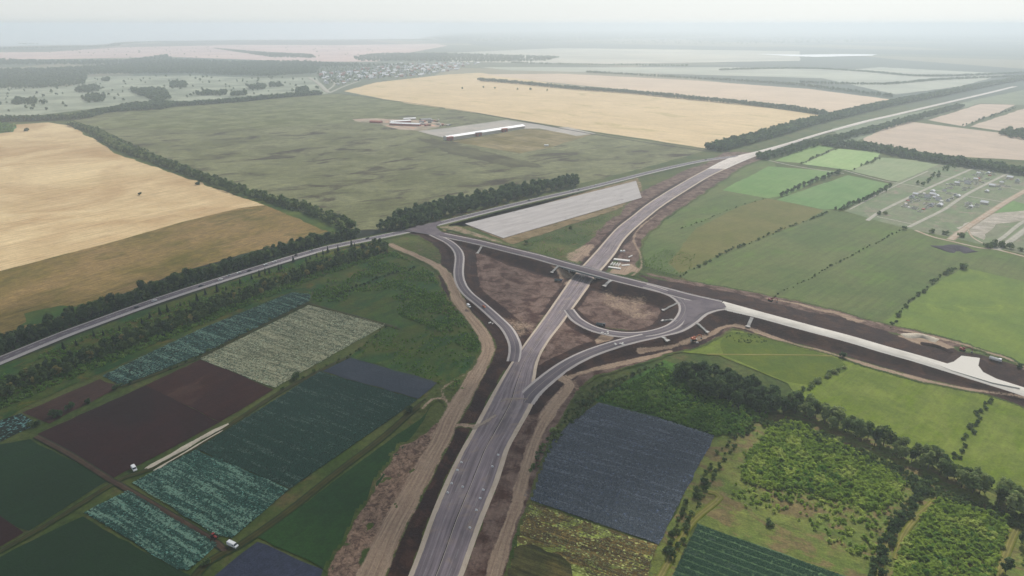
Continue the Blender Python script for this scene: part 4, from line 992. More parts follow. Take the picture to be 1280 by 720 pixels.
# ---- belts: (points, height range, leaf, label, group)
ZONES = [
 (row([(985, 510), (1040, 532), (1100, 559), (1160, 585), (1225, 615), (1290, 648), (1340, 671)], 5.0, 5.8, 2), (8.0, 13.5), 'pale', 'tall pale tree in the sunlit belt below the yellow-green meadow', 'trees of the big belt at the lower right'),
 (fill([(838, 469), (870, 465), (925, 479), (975, 501), (980, 520), (950, 520), (905, 505), (860, 488)], 6.0, 0.4, 1, 3), (9, 13), 'dark', 'dark broadleaf tree in the wood above the green thicket', 'trees of the dark wood below the embankment'),
 (row([(-60, 474), (0, 440), (60, 415), (110, 396), (200, 364), (300, 333), (400, 304), (446, 295)], 5.8, 7.5, 4), (6.0, 13.5), 'dark', 'dark tree in the belt between the two-lane road and the wheat', 'trees of the belt beyond the two-lane road'),
 (fill([(-60, 528), (0, 502), (130, 450), (250, 402), (340, 364), (400, 341), (488, 318), (478, 304), (400, 331), (340, 352), (250, 386), (130, 432), (0, 486), (-60, 512)], 4.9, 0.45, 0.92, 5), (4.5, 9.5), 'mid', 'bushy green tree on the slope below the two-lane road', 'trees of the slope below the two-lane road'),
 (fill([(468, 290), (500, 289), (560, 273), (640, 252), (726, 232), (716, 226), (640, 240), (560, 256), (500, 272)], 8.5, 0.4, 1, 6), (11, 16), 'dark', 'dense dark tree in the wood just beyond the west junction', 'trees of the wood beyond the west junction'),
 (row([(90, 157), (120, 166), (150, 186), (210, 207), (300, 240), (380, 262), (440, 288)], 7.5, 10.0, 7), (7, 11.5), 'mid', 'green tree between the golden wheat and the dark rough grass', 'trees of the belt beside the golden wheat'),
 (row([(1268, 722), (1276, 702), (1284, 684), (1292, 668)], 5.5, 4.0, 8), (7, 9), 'dark', 'dark tree at the bottom right corner', 'trees at the bottom right corner'),
]
MATL = {'pale': L_PALE, 'dark': L_DARK, 'mid': L_MID, 'yellow': L_YEL}
cand = []
for zi, (pts, (h0, h1), lf, lab, grp) in enumerate(ZONES):
    r = random.Random(zi)
    for (x, y) in pts:
        h = r.uniform(h0, h1)
        px, py, dep = to_px(x, y, h / 2)
        if py > 745 or px < -40 or px > 1320: continue
        m = lf
        if zi == 0: q = r.random(); m = 'mid' if q < 0.3 else 'dark' if q < 0.42 else 'pale'  # sunlit highlights of the big belt put into mixed leaf tones, mostly pale
        if zi == 3: m = 'yellow' if r.random() < 0.09 else ('dark' if r.random() < 0.45 else 'mid')
        if zi == 2 and r.random() < 0.3: m = 'mid'
        if zi == 5 and r.random() < 0.25 + 0.5 * (y > 1300): m = 'pale'
        cand.append((h / dep, x, y, h, m, zi))
cand.sort(key=lambda q: -q[0])
print('tree candidates', len(cand))
protoT = {}
def tree_proto(k, m):
    if (k, m) in protoT: return protoT[(k, m)]
    return None
def place_tree(x, y, h, m, k, label, group, name='deciduous_tree', cat='tree'):
    z = height_at(x, y) - 0.1
    base = tree_proto(k, m)
    s = h / 12.0; rz = random.random() * 6.28; sc = (s * random.uniform(.9, 1.15), s * random.uniform(.9, 1.15), s)
    if base is None:
        root = empty(name, (x, y, z), rz); root.scale = sc
        cm = TREES[k][0].copy(); obj('crown', cm, MATL[m], root); obj('trunk', TREES[k][1], M_BARK if not TREES[k][1].materials else None, root)
        remember(root); protoT[(k, m)] = root
    else: root = copy_tree(base, (x, y, z), rz, sc)
    tag(root, label, cat, group); return root
NT_IND = 296
for i, (_, x, y, h, m, zi) in enumerate(cand[:NT_IND]):
    lab = ZONES[zi][3]
    if m == 'yellow': lab = 'yellowing tree on the slope below the two-lane road'
    elif zi == 0 and m == 'mid': lab = 'greener tree in the sunlit belt below the yellow-green meadow'
    elif zi == 0 and m == 'dark': lab = 'darkest tree in the sunlit belt below the yellow-green meadow'
    elif zi == 3 and m == 'dark': lab = 'darker green tree on the slope below the two-lane road'
    elif zi == 2 and m == 'mid': lab = 'lighter tree in the belt between the two-lane road and the wheat'
    elif zi == 5 and m == 'pale': lab = 'pale tree between the golden wheat and the rough grass'
    qx = to_px(x, y, 0)[0]; cuts = {0: (1065, 1165), 1: (885, 930), 2: (150, 300), 3: (150, 300), 4: (560, 640), 5: (200, 320)}.get(zi)
    sec = '' if cuts is None else (', left part', ', middle part', ', right part')[(qx > cuts[0]) + (qx > cuts[1])]
    place_tree(x, y, h, m, i % 7, lab + sec, (ZONES[zi][4] if m != 'yellow' else 'yellowing trees of the slope below the two-lane road') + sec)
rest = cand[NT_IND:]
MIDP = [leaves(crown_lobes(i + 61, 12.0, 4.2, 8), 120, 1.05, i + 91) for i in range(5)]
for m in ('dark', 'mid', 'pale', 'yellow'):
    q = [(x, y, 0.2, h / 12, random.random() * 6.28) for _, x, y, h, mm, zi in rest if mm == m]
    if q: mass('tree_belt', MIDP, q, MATL[m], {'dark': 'farther dark trees of the belts that read as one mass', 'mid': 'farther mid-green trees of the belts that read as one mass',
                                            'pale': 'farther pale trees of the belts that read as one mass', 'yellow': 'farther yellowing trees on the slope'}[m])
# ---- conifers along the two-lane road
CPOS = [(257, 368.6), (238, 382), (247, 377), (226, 383), (283, 363), (272, 365), (300.6, 355.5), (315, 349), (324.7, 345.6), (332, 342), (337, 342), (349, 339), (367, 328), (383, 327), (396, 321.5), (410, 316),
        (419, 316), (423, 315), (439.5, 308), (443.5, 308), (200.5, 394), (178, 405), (130, 419.5), (118, 421), (210, 390), (188, 398), (150, 413), (96, 432), (80, 437), (352, 336), (388, 324), (404, 318)]
first = [None] * 3
for i, (a, b) in enumerate(CPOS):
    x, y = P(a, b); k = i % 3; s = random.uniform(0.7, 1.35)
    if first[k] is None:
        root = empty('conifer_tree', (x, y, 0.2)); obj('crown', CONIF[k][0], L_CON, root); obj('trunk', CONIF[k][1], M_BARK, root); remember(root); first[k] = root
        root.scale = (s, s, s)
    else: root = copy_tree(first[k], (x, y, 0.2), random.random() * 6, s)
    tag(root, 'small dark pointed conifer beside the near shoulder of the two-lane road', 'conifer', 'conifers along the two-lane road')
# ---- shrubs of the hedge lines and lone bushes
HEDGE = [
 ([(975, 505), (1000, 492), (1020, 480), (1055, 458)], 2.6, 1.6, (1.2, 2.6), 'pale', 'pale shrub in the hedge climbing to the embankment above the big belt', 'shrubs of the hedge above the big belt'),
 ([(1195, 575), (1208, 550), (1222, 522), (1238, 500)], 3.0, 2.0, (1.0, 2.4), 'mid', 'shrub in the short hedge crossing the yellow-green meadow at the right', 'shrubs of the short hedge at the right'),
 ([(1090, 735), (1100, 700), (1112, 672), (1130, 645), (1152, 615), (1165, 600)], 3.2, 2.6, (1.6, 3.4), 'dark', 'dark shrub in the hedge between the two bright thickets', 'shrubs of the hedge between the thickets'),
 ([(835, 700), (850, 668), (868, 630), (895, 580), (925, 545), (960, 525)], 4.2, 4.5, (0.9, 2.4), 'mid', 'shrub on the grassy margin right of the blue-grey field', 'shrubs beside the blue-grey field'),
 ([(1112, 412), (1122, 396), (1135, 380), (1148, 370), (1170, 350), (1195, 336)], 5.5, 1.5, (0.9, 3.4), 'mid', 'shrub in the right-hand hedge line of the wide meadow', 'shrubs of the right hedge line in the meadow'),
 ([(958, 376), (985, 362), (1005, 352), (1035, 336), (1060, 322), (1085, 309), (1125, 288)], 6.0, 1.5, (0.7, 2.0), 'mid', 'low shrub in the middle hedge line of the wide meadow', 'shrubs of the middle hedge line in the meadow'),
 ([(850, 346), (880, 331), (912, 313), (935, 305), (960, 295), (985, 284), (1010, 276), (1035, 266)], 6.0, 1.5, (0.9, 3.0), 'mid', 'shrub in the left hedge line of the wide meadow', 'shrubs of the left hedge line in the meadow'),
 ([(850, 286), (880, 276), (905, 265), (928, 257), (958, 248)], 7.0, 1.2, (0.7, 1.8), 'mid', 'small shrub in the uppermost hedge line near the bright green fields', 'shrubs of the uppermost hedge line'),
 ([(150, 484), (190, 470), (250, 446), (300, 420), (345, 398), (384, 380)], 6.0, 1.6, (0.9, 2.2), 'dark', 'dark shrub on the strip between the teal strip and the pale cabbage field', 'shrubs above the pale cabbage field'),
 ([(350, 486), (400, 462), (437, 445), (470, 420), (482, 408)], 5.0, 2.0, (0.8, 1.9), 'dark', 'dark shrub on the strip right of the pale cabbage field', 'shrubs right of the pale cabbage field'),
 ([(420, 372), (450, 358), (485, 345), (520, 336)], 4.5, 2.5, (1.4, 2.8), 'dark', 'dark shrub in the row left of the sandy haul road', 'shrubs left of the haul road'),
]
sh = []
for hi, (pix, sp, hw_, (a, b), lf, lab, grp) in enumerate(HEDGE):
    r = random.Random(hi + 400)
    for (x, y) in row(pix, sp, hw_, hi + 300, 0.85):
        s = r.uniform(a, b) * (1.0 if r.random() < .85 else 1.35); sh.append((x, y, s / 2.0, lf, lab, grp))
LONE = [((247, 231), 2.9, 'dark', 'large lone bush in the golden wheat near its right edge'), ((175, 244), 2.0, 'dark', 'smaller lone bush in the middle of the golden wheat'), ((33, 164), 3.6, 'dark', 'round lone bush at the top left of the golden wheat'),
        ((963, 656), 1.6, 'dark', 'dark round bush above the dark green field with light rows'), ((880, 605), 1.7, 'dark', 'dark bush beside the path right of the blue-grey field'),
        ((875, 620), 1.1, 'pale', 'small pale bush just below the dark bush beside the path'), ((838, 693), 2.0, 'dark', 'dark bush at the lower right corner of the blue-grey field'),
        ((460, 545), 0.1, 'dark', ''), ((511, 515), 2.0, 'dark', 'dark bush on the track right of the teal field'), ((658, 305), 1.9, 'mid', 'bush below the tip of the concrete pad'),
        ((714, 286), 1.9, 'mid', 'bush below the middle of the concrete pad'), ((1053, 447), 2.0, 'dark', 'dark bush at the foot of the long embankment'), ((1275, 460), 1.7, 'dark', 'bush at the right edge by the gravel turnout'),
        ((1203, 336), 3.0, 'mid', 'bush at the top end of the right hedge line'), ((690, 540), 1.7, 'pale', 'pale bush left of the blue-grey field'), ((730, 505), 1.8, 'dark', 'dark bush at the top corner of the blue-grey field'),
        ((71, 521), 2.4, 'dark', 'dark bush between the small brown plot and the black field'), ((88, 512), 1.9, 'dark', 'dark bush above the black field'), ((110, 504), 1.5, 'dark', 'small dark bush above the black field'),
        ((44, 533), 2.0, 'dark', 'dark bush at the corner of the teal plot at the left'), ((145, 487), 1.6, 'dark', 'bush at the top corner of the black field'), ((370, 474), 2.1, 'dark', 'bush at the top left corner of the teal field'),
        ((258, 706), 1.4, 'dark', 'small bush below the white van in the plots'), ((1098, 268), 2.4, 'mid', 'bush at the start of the first plot road'), ((1107, 268), 2.0, 'mid', 'second bush at the start of the first plot road'),
        ((1130, 287), 2.2, 'mid', 'bush left of the red soil at the second plot road'), ((1165, 291), 2.2, 'mid', 'bush between the second and third plot roads'), ((1181, 293), 2.2, 'mid', 'bush just left of the third plot road'),
        ((1201, 296), 2.6, 'mid', 'bush just right of the third plot road'), ((1234, 309), 3.0, 'mid', 'left bush of the pair at the plot road crossing'), ((1241, 308), 3.4, 'mid', 'right bush of the pair at the plot road crossing'),
        ((1254, 309), 3.6, 'mid', 'bush beside the lower end of the last plot road'), ((1263, 311), 2.6, 'mid', 'bush at the right end of the plot road'), ((1276, 314), 2.2, 'mid', 'bush at the right edge below the plots')]
for (a, b), s, lf, lab in LONE:
    if lab: x, y = P(a, b); sh.append((x, y, s, lf, lab, None))
protoS = {}
print('shrubs', len(sh))
sh_ind = sh if len(sh) <= 290 else sorted(sh, key=lambda q: -(q[2] / math.hypot(q[0], q[1]) + (10 if q[5] is None else 0)))[:290]
for i, (x, y, s, lf, lab, grp) in enumerate(sh_ind):
    k = i % 5; z = height_at(x, y) - 0.05
    if (k, lf) not in protoS:
        o = obj('shrub', SHRUBS[k].copy(), MATL[lf]); protoS[(k, lf)] = o
    else: o = protoS[(k, lf)].copy(); COL.objects.link(o)
    o.location = (x, y, z); o.rotation_euler = (0, 0, random.random() * 6.28); o.scale = (s, s, s * random.uniform(.8, 1.15))
    tag(o, lab, 'shrub')
    if grp: o['group'] = grp
    elif 'group' in o: del o['group']
if len(sh) > 290:
    ids = set(map(id, sh_ind)); mass('undergrowth', [leaves([(0, 0, .9, 1.3, 1.3, .8)], 40, .5, 3)], [(q[0], q[1], 0.2, q[2], random.random() * 6) for q in sh if id(q) not in ids], L_MID, 'farthest small shrubs of the hedge lines')

# ---- thickets and undergrowth nobody could count
def bushes(name, pix, sp, s0, s1, mat, label, prob=1.0, seed=1, clump=0.0, z=0.1):
    pts = [(x, y, z, random.uniform(s0, s1), random.random() * 6.28, random.uniform(.7, 1.2)) for x, y in fill(pix, sp, 0.5, prob, seed, 0.35, clump)]
    return mass(name, BUSH, pts, mat, label, 'undergrowth')
bushes('thicket', [(928, 602), (935, 570), (960, 540), (975, 528), (1000, 530), (1050, 556), (1095, 580), (1132, 602), (1118, 628), (1096, 640), (1060, 630), (1000, 612), (960, 612)], 1.4, 0.7, 2.0, L_BRI, 'bright green thicket of bushes below the big tree belt', 0.97, 11, 0.08)
bushes('thicket', [(915, 612), (930, 560), (955, 532), (985, 520), (1060, 550), (1140, 600), (1128, 640), (1090, 655), (1000, 630), (940, 625)], 2.2, 0.5, 1.4, L_BRI, 'loose bright bushes around the edge of the green thicket', 0.35, 111, 0.3)
bushes('thicket', [(925, 610), (1000, 612), (1100, 640), (1112, 652), (1100, 690), (1080, 700), (1040, 680), (985, 655), (940, 640), (905, 625)], 2.4, 0.7, 1.7, L_BRI, 'scattered yellow-green bushes in dry grass below the bright thicket', 0.42, 12, 0.5)
bushes('thicket', [(940, 590), (985, 575), (1040, 588), (1075, 612), (1050, 625), (1000, 612), (960, 606)], 2.4, 1.0, 2.2, L_GRN, 'darker bushes inside the bright green thicket', 0.5, 13, 0.6)
bushes('thicket', [(1112, 722), (1130, 680), (1172, 622), (1200, 632), (1262, 648), (1252, 690), (1240, 722), (1236, 745), (1112, 745)], 1.45, 0.8, 1.9, L_BRI, 'bright green thicket at the bottom right', 0.95, 14, 0.1)
bushes('thicket', [(1115, 722), (1150, 670), (1240, 660), (1240, 730)], 3.0, 1.2, 2.3, L_GRN, 'darker bushes inside the bottom right thicket', 0.35, 15, 0.5)
bushes('thicket', [(748, 500), (790, 478), (826, 458), (880, 490), (930, 510), (960, 522), (930, 545), (895, 545), (820, 520)], 1.7, 0.8, 1.9, L_GRN, 'green thicket above the blue-grey field', 0.8, 16, 0.25)
bushes('thicket', [(770, 492), (826, 460), (880, 488), (940, 514), (930, 535), (895, 540), (820, 515)], 2.6, 0.8, 1.6, L_BRI, 'brighter shoots in the thicket above the blue-grey field', 0.22, 17, 0.6)
bushes('thicket', [(720, 500), (700, 530), (672, 565), (662, 590), (672, 590), (690, 560), (716, 530), (748, 500), (800, 470), (830, 455), (800, 462), (745, 482)], 2.4, 0.7, 1.8, L_MID, 'dark weeds along the edge of the blue-grey field', 0.6, 18, 0.3)
bushes('thicket', [(940, 525), (985, 527), (1120, 580), (1160, 605), (1290, 650), (1290, 668), (1160, 620), (1120, 600), (1000, 545)], 2.0, 0.8, 1.9, L_MID, 'dark undergrowth at the foot of the big tree belt', 0.9, 19)
bushes('thicket', [(-60, 540), (0, 512), (60, 487), (130, 457), (250, 408), (340, 370), (400, 347), (480, 322), (488, 316), (400, 338), (250, 398), (130, 446), (0, 498), (-60, 525)], 2.1, 0.9, 1.9, L_GRN, 'light green scrub along the lower edge of the slope trees', 0.75, 20, 0.1)
bushes('thicket', [(-60, 520), (0, 494), (130, 440), (250, 392), (400, 332), (480, 308), (470, 302), (400, 322), (300, 352), (200, 388), (100, 424), (0, 468), (-60, 492)], 2.8, 0.7, 1.6, L_GRN, 'low scrub on the grassy slope below the two-lane road', 0.4, 21, 0.6)
bushes('thicket', [(-60, 478), (0, 446), (100, 405), (200, 370), (300, 338), (400, 309), (446, 299), (446, 288), (400, 296), (300, 322), (200, 354), (100, 392), (0, 430), (-60, 458)], 2.6, 0.9, 2.0, L_DARK, 'dark undergrowth under the belt beyond the two-lane road', 0.75, 22)
bushes('thicket', [(470, 322), (492, 314), (540, 342), (556, 366), (560, 380), (530, 372), (490, 362), (440, 366), (420, 360), (440, 345)], 2.3, 0.7, 1.6, L_GRN, 'green scrub left of the sandy haul road', 0.6, 23, 0.7)
bushes('thicket', [(490, 372), (530, 362), (562, 378), (580, 400), (598, 424), (602, 442), (585, 440), (550, 415), (500, 395)], 2.0, 0.7, 1.6, L_GRN, 'dense green scrub beside the bend of the haul road', 0.7, 24, 0.5)
bushes('thicket', [(440, 445), (482, 408), (540, 412), (590, 445), (578, 488), (546, 478)], 2.8, 0.5, 1.2, L_GRN, 'thin scrub above the small blue-grey plot', 0.45, 25, 0.7)
bushes('thicket', [(386, 366), (410, 352), (436, 350), (440, 366), (430, 378), (395, 378)], 2.4, 0.8, 1.8, L_GRN, 'scrub at the end of the teal strip', 0.6, 26, 0.4)
bushes('thicket', [(-40, 153), (8, 154.5), (20, 158), (14, 165), (-40, 169)], 6, 2.5, 4, L_GRN, 'scrub island at the left edge of the golden wheat', 0.8, 27)
bushes('thicket', [(88, 157), (150, 190), (210, 212), (300, 242), (380, 268), (440, 292), (440, 284), (380, 258), (300, 234), (210, 200), (120, 160)], 5.0, 1.6, 3.0, L_MID, 'undergrowth along the belt beside the golden wheat', 0.7, 28)
bushes('thicket', [(650, 308), (700, 290), (760, 268), (790, 262), (770, 282), (725, 300), (700, 322), (660, 316)], 2.2, 0.25, 0.7, L_GRN, 'weeds between the concrete pad and the highway', 0.4, 29, 0.9)
bushes('thicket', [(800, 345), (806, 325), (830, 312), (870, 318), (860, 340), (830, 350)], 1.9, 0.25, 0.7, L_GRN, 'weeds right of the bridge', 0.45, 30, 0.9)
bushes('thicket', [(900, 419), (925, 414), (950, 420), (960, 428), (930, 430), (905, 426)], 2.4, 0.4, 1.0, L_MID, 'weeds below the curved embankment', 0.5, 31, 0.5)

# ---- distant woods
def wood(pix, sp, h0, h1, mat, label, prob=1.0, seed=1, clump=0):
    pts = [(x, y, 0.0, random.uniform(h0, h1) / 12, random.random() * 6.28, 0.9) for x, y in fill(pix, sp, 0.5, prob, seed, 0.2, clump)]
    if pts: mass('woodland', FAR_TREES, pts, mat, label, 'woodland'); print('wood', label, len(pts))
def line_wood(pix, sp, hw_, h0, h1, mat, label, seed=1, prob=1.0):
    pts = [(x, y, 0.0, random.uniform(h0, h1) / 12, random.random() * 6.28, 1.0) for x, y in row(pix, sp, hw_, seed, prob)]
    mass('woodland', FAR_TREES, pts, mat, label, 'woodland'); print('row', label, len(pts))
line_wood([(600, 101), (660, 106), (720, 112), (790, 117), (860, 124), (960, 134), (1032, 144)], 8, 11, 10, 15, L_DARK, 'dark double tree row between the gold and the pinkish wheat', 41)
line_wood([(735, 91), (850, 98), (940, 103), (1010, 109), (1115, 122)], 12, 14, 9, 14, L_DARK, 'far tree row above the pinkish wheat', 42)
line_wood([(640, 79), (700, 81), (780, 82), (860, 83)], 16, 20, 9, 14, L_DARK, 'very far thin tree line in the haze', 43)
line_wood([(892, 188), (925, 179), (960, 170), (1000, 158), (1035, 149), (1100, 134), (1160, 122), (1230, 108), (1290, 97)], 8, 22, 10, 15, L_DARK, 'thick tree belt along the left side of the far highway', 44)
line_wood([(950, 199), (985, 191), (1010, 183), (1040, 176), (1075, 168), (1130, 153), (1200, 134)], 8, 12, 8, 13, L_DARK, 'tree belt along the right side of the far highway', 45)
line_wood([(1030, 181), (1060, 184), (1100, 189), (1150, 199), (1200, 206), (1240, 212), (1300, 221)], 7, 17, 10, 15, L_DARK, 'thick belt between the beige wheat and the housing plots', 46)
line_wood([(975, 246), (1000, 235), (1024, 226), (1050, 216)], 6, 4, 5, 8, L_DARK, 'dark tree row between the two bright green fields', 47)
line_wood([(1046, 264), (1062, 257), (1085, 248), (1100, 241), (1116, 233)], 6, 4, 4, 7, L_DARK, 'dark tree row left of the housing plots', 48, 0.9)
line_wood([(1100, 200), (1085, 205), (1065, 213)], 8, 4, 4, 7, L_MID, 'trees on the field edge below the beige wheat', 49, 0.6)
line_wood([(1000, 206), (1046, 187)], 9, 3, 3, 6, L_MID, 'thin hedge between the two small green fields', 50, 0.7)
line_wood([(1150, 232), (1170, 220), (1196, 206)], 8, 6, 4, 7, L_MID, 'scrubby trees left of the first plot road', 51, 0.7)
wood([(1248, 168), (1262, 163), (1290, 168), (1290, 176), (1260, 172)], 9, 10, 14, L_DARK, 'small wood at the right edge beside the beige wheat', seed=52)
line_wood([(1205, 158), (1225, 151), (1268, 136)], 14, 5, 4, 8, L_DARK, 'thin hedge between the two beige wheat strips', 53, 0.7)
line_wood([(-40, 152), (20, 151), (60, 150), (100, 148), (130, 141), (180, 135), (230, 132), (300, 127), (350, 122), (400, 118)], 8, 20, 10, 15, L_DARK, 'tree belt along the top of the dark rough grass', 54)
wood([(150, 134), (200, 128), (230, 131), (205, 137), (130, 141)], 10, 10, 15, L_DARK, 'tree clump behind the belt at the left', seed=55)
for k, q in enumerate([[(13, 131), (20, 125), (45, 126), (46, 131)], [(50, 129), (57, 129), (57, 131), (50, 131)], [(103, 124), (115, 119), (132, 121), (128, 128), (110, 128)], [(160, 113), (205, 112), (213, 124), (195, 128), (170, 118)],
                      [(212, 105), (230, 104), (234, 110), (214, 110)], [(245, 117), (283, 115), (284, 119), (248, 120)], [(288, 118), (308, 115), (310, 119), (290, 121)], [(310, 109), (332, 107), (332, 112), (312, 112)],
                      [(370, 113), (383, 110), (386, 116), (370, 117)], [(95, 112), (115, 108), (128, 112), (112, 116), (95, 115)], [(336, 106), (352, 105), (352, 109), (340, 109)], [(128, 100), (137, 99), (137, 102), (128, 102)]]):
    wood(q, 11, 7, 18, L_DARK, ['dark oblong tree clump at the left of the pale meadow', 'single crown beside the oblong clump', 'small clump in the left of the pale meadow', 'broad tree clump in the middle of the pale meadow',
         'square clump at the top of the pale meadow', 'flat tree clump in the right of the pale meadow', 'low clump next to the flat tree clump', 'clump above the right of the pale meadow', 'clump near the village road', 'clump at the far left of the pale meadow',
         'small clump near the village', 'tiny clump at the upper left of the pale meadow'][k], seed=60 + k)
wood([(-200, 112), (-200, 90), (60, 87), (150, 82), (215, 82), (300, 80), (400, 82), (395, 92), (330, 96), (240, 92), (110, 93), (105, 106), (50, 111)], 17, 12, 18, L_DARK, 'wide dark woodland left of the village', 0.85, 80, 0.25)
wood([(-200, 76), (0, 75), (60, 77), (160, 76), (210, 69), (216, 75), (300, 78), (380, 77), (430, 81), (520, 82), (430, 84), (200, 82), (60, 81), (-200, 82)], 24, 12, 18, L_DARK, 'woodland band below the pinkish stubble', 0.85, 81, 0.2)
wood([(440, 72), (470, 68), (545, 67), (640, 70), (700, 72), (680, 77), (600, 78), (520, 77), (450, 77)], 26, 12, 18, L_DARK, 'woodland beyond the village', 0.9, 82, 0.2)
wood([(268, 61), (330, 66), (390, 69), (395, 73), (340, 72), (300, 66)], 24, 12, 16, L_DARK, 'dark spur of trees in the pinkish stubble', 0.9, 83)
line_wood([(-60, 62), (30, 61), (60, 60), (110, 59), (140, 58), (150, 55), (190, 53), (280, 52), (420, 50.8), (540, 50)], 36, 60, 14, 20, L_DARK, 'long thin shoreline woods at the reservoir', 84)
line_wood([(25, 55.5), (48, 55.3)], 30, 30, 14, 20, L_DARK, 'small wooded island off the shore', 85)
wood([(540, 48), (600, 42), (700, 40), (900, 41), (900, 46), (700, 52), (560, 52)], 90, 18, 26, L_DARK, 'hazy woods on the far headland', 0.8, 86, 0.4)
wood([(560, 56), (700, 54), (900, 56), (1280, 50), (1280, 44), (900, 48), (700, 54)], 120, 16, 24, L_DARK, 'very distant woods on the horizon plain', 0.5, 87, 0.5)
line_wood([(900, 88), (1000, 86), (1080, 90), (1160, 96), (1280, 92)], 9, 12, 8, 12, L_DARK, 'distant tree line at the upper right', 88, 0.95)
line_wood([(1000, 104), (1100, 106), (1180, 100), (1280, 96)], 9, 10, 8, 12, L_DARK, 'hazy tree line behind the far highway', 89, 0.95)
line_wood([(570, 112), (590, 110), (620, 111), (650, 113), (690, 115)], 30, 22, 7, 12, L_MID, 'loose row of little trees standing in the gold wheat', 90, 0.5)
wood([(395, 84), (470, 82), (560, 82), (545, 92), (480, 98), (420, 106), (400, 100)], 26, 7, 11, L_MID, 'village gardens and trees between the houses', 0.6, 91, 0.3)

wood([(-150, 148), (-100, 112), (110, 98), (240, 94), (395, 98), (405, 114), (200, 124), (60, 140)], 62, 6, 13, L_DARK, 'single trees scattered over the pale meadow', 0.5, 95, 0.5)
wood([(60, 60), (300, 58), (480, 60), (450, 72), (300, 74), (60, 72)], 170, 8, 14, L_DARK, 'single trees scattered over the pinkish stubble', 0.4, 96)
# ---- crops
def crop(pix, rot, sp_row, sp, s0, s1, mat, label, prob=1.0, seed=1, n=6, shape='cabbage', gap=0):
    """rows of small leafy rosettes"""
    r = np.random.default_rng(seed); pts = [P(a, b) for a, b in pix]; A = np.array(pts); c0 = A.mean(0)
    c, s = math.cos(rot), math.sin(rot); L = A - c0; U = L[:, 0] * c + L[:, 1] * s; Wv = -L[:, 0] * s + L[:, 1] * c
    us = np.arange(U.min(), U.max(), sp); vs = np.arange(Wv.min(), Wv.max(), sp_row)
    uu, vv = np.meshgrid(us, vs); uu = uu + r.normal(0, sp * .2, uu.shape); vv = vv + r.normal(0, sp_row * .08, uu.shape)
    x = c0[0] + uu * c - vv * s; y = c0[1] + uu * s + vv * c; x = x.ravel(); y = y.ravel()
    ins = np.zeros(x.shape, bool); m = len(pts)
    for i in range(m):
        (x1, y1), (x2, y2) = pts[i], pts[(i + 1) % m]
        ins ^= ((y1 > y) != (y2 > y)) & (x < (x2 - x1) * (y - y1) / (y2 - y1 + 1e-12) + x1)
    ins &= r.random(x.shape) < prob
    if gap: ins &= ((np.arange(len(vs))[:, None] + 0 * uu.astype(int)) % gap != 0).ravel()
    x, y = x[ins], y[ins]
    q = [(a, b, 0.35, e, t_) for a, b, e, t_ in zip(x, y, r.uniform(s0, s1, len(x)), r.random(len(x)) * 6.28)]
    o = mass('cabbage_crop' if shape == 'cabbage' else 'leafy_crop', [ROS], q, mat, label, 'crop'); print(label, len(q)); return o
V = []; F = []
for i in range(5):
    a = i * 1.257; b = a + 0.9
    V += [(0, 0, 0.12), (math.cos(a) * .5, math.sin(a) * .5, 0.30), (math.cos((a + b) / 2) * .62, math.sin((a + b) / 2) * .62, 0.16), (math.cos(b) * .45, math.sin(b) * .45, 0.34)]; F.append((4 * i, 4 * i + 1, 4 * i + 2, 4 * i + 3))
ROS = (np.array(V), np.array(F))
def crop_mat(name, c1, c2, c3, a=0.5, b=0.72, patch=22.0, rot=None):
    t = NT(name); p = t.pos()
    v = t.n('ShaderNodeSeparateColor'); t.put(v.inputs[0], t.voro(p, 1 / 0.85))
    k = t.math('ADD', t.math('MULTIPLY', v.outputs[0], 0.42), t.math('MULTIPLY', t.ramp(t.noise(t.map(p, rc2 if rot is None else rot, (1 / patch, 1 / 2.2, 1)), 1.0, 4, 0.65), 0.3, 0.7), 0.62))
    c = t.mix(t.ramp(v.outputs[1], 0.2, 0.8), c1, c2); c = t.mix(t.ramp(k, a, b), c, c3)
    t.base(c); t.bs.inputs['Roughness'].default_value = 0.55; return t.m
mc_teal = crop_mat('cabbage_teal', (0.018, 0.074, 0.052), (0.032, 0.115, 0.082), (0.24, 0.40, 0.29), 0.54, 0.74, 30)
mc_pale = crop_mat('cabbage_pale', (0.13, 0.15, 0.085), (0.27, 0.28, 0.17), (0.56, 0.53, 0.34), 0.45, 0.68)
mc_blue = crop_mat('cabbage_blue', (0.085, 0.105, 0.122), (0.125, 0.148, 0.168), (0.24, 0.27, 0.30), 0.6, 0.9, 40, rb)
mc_plain = crop_mat('leafy_teal', (0.012, 0.060, 0.040), (0.022, 0.082, 0.056), (0.12, 0.19, 0.15), 0.70, 0.85)
mc_row = crop_mat('leafy_green', (0.020, 0.070, 0.038), (0.034, 0.092, 0.050), (0.08, 0.13, 0.09), 0.7, 0.9)
crop(PLOTS['cab8'], rc2, 0.95, 0.75, 0.8, 1.25, mc_teal, 'teal cabbages in the large field above the brown track', 0.9, 1)
crop(PLOTS['cab7'], rc2, 0.95, 0.75, 0.8, 1.25, mc_teal, 'teal cabbages in the field left of the brown track', 0.9, 2)
crop(PLOTS['strip'], rc, 1.2, 1.0, 0.9, 1.3, mc_teal, 'teal leaves in the long narrow strip', 0.8, 3)
crop(PLOTS['pale'], rc, 1.1, 0.95, 0.8, 1.3, mc_pale, 'pale ripe cabbages in the speckled field', 0.85, 4)
crop(PLOTS['teal'], rc2, 0.9, 0.9, 0.7, 1.1, mc_plain, 'smooth dark teal leaves in the middle field', 0.97, 5)
crop(PLOTS['blue'], rb, 0.9, 0.8, 0.75, 1.15, mc_blue, 'blue-grey cabbages in the large field right of the highway', 0.92, 6)
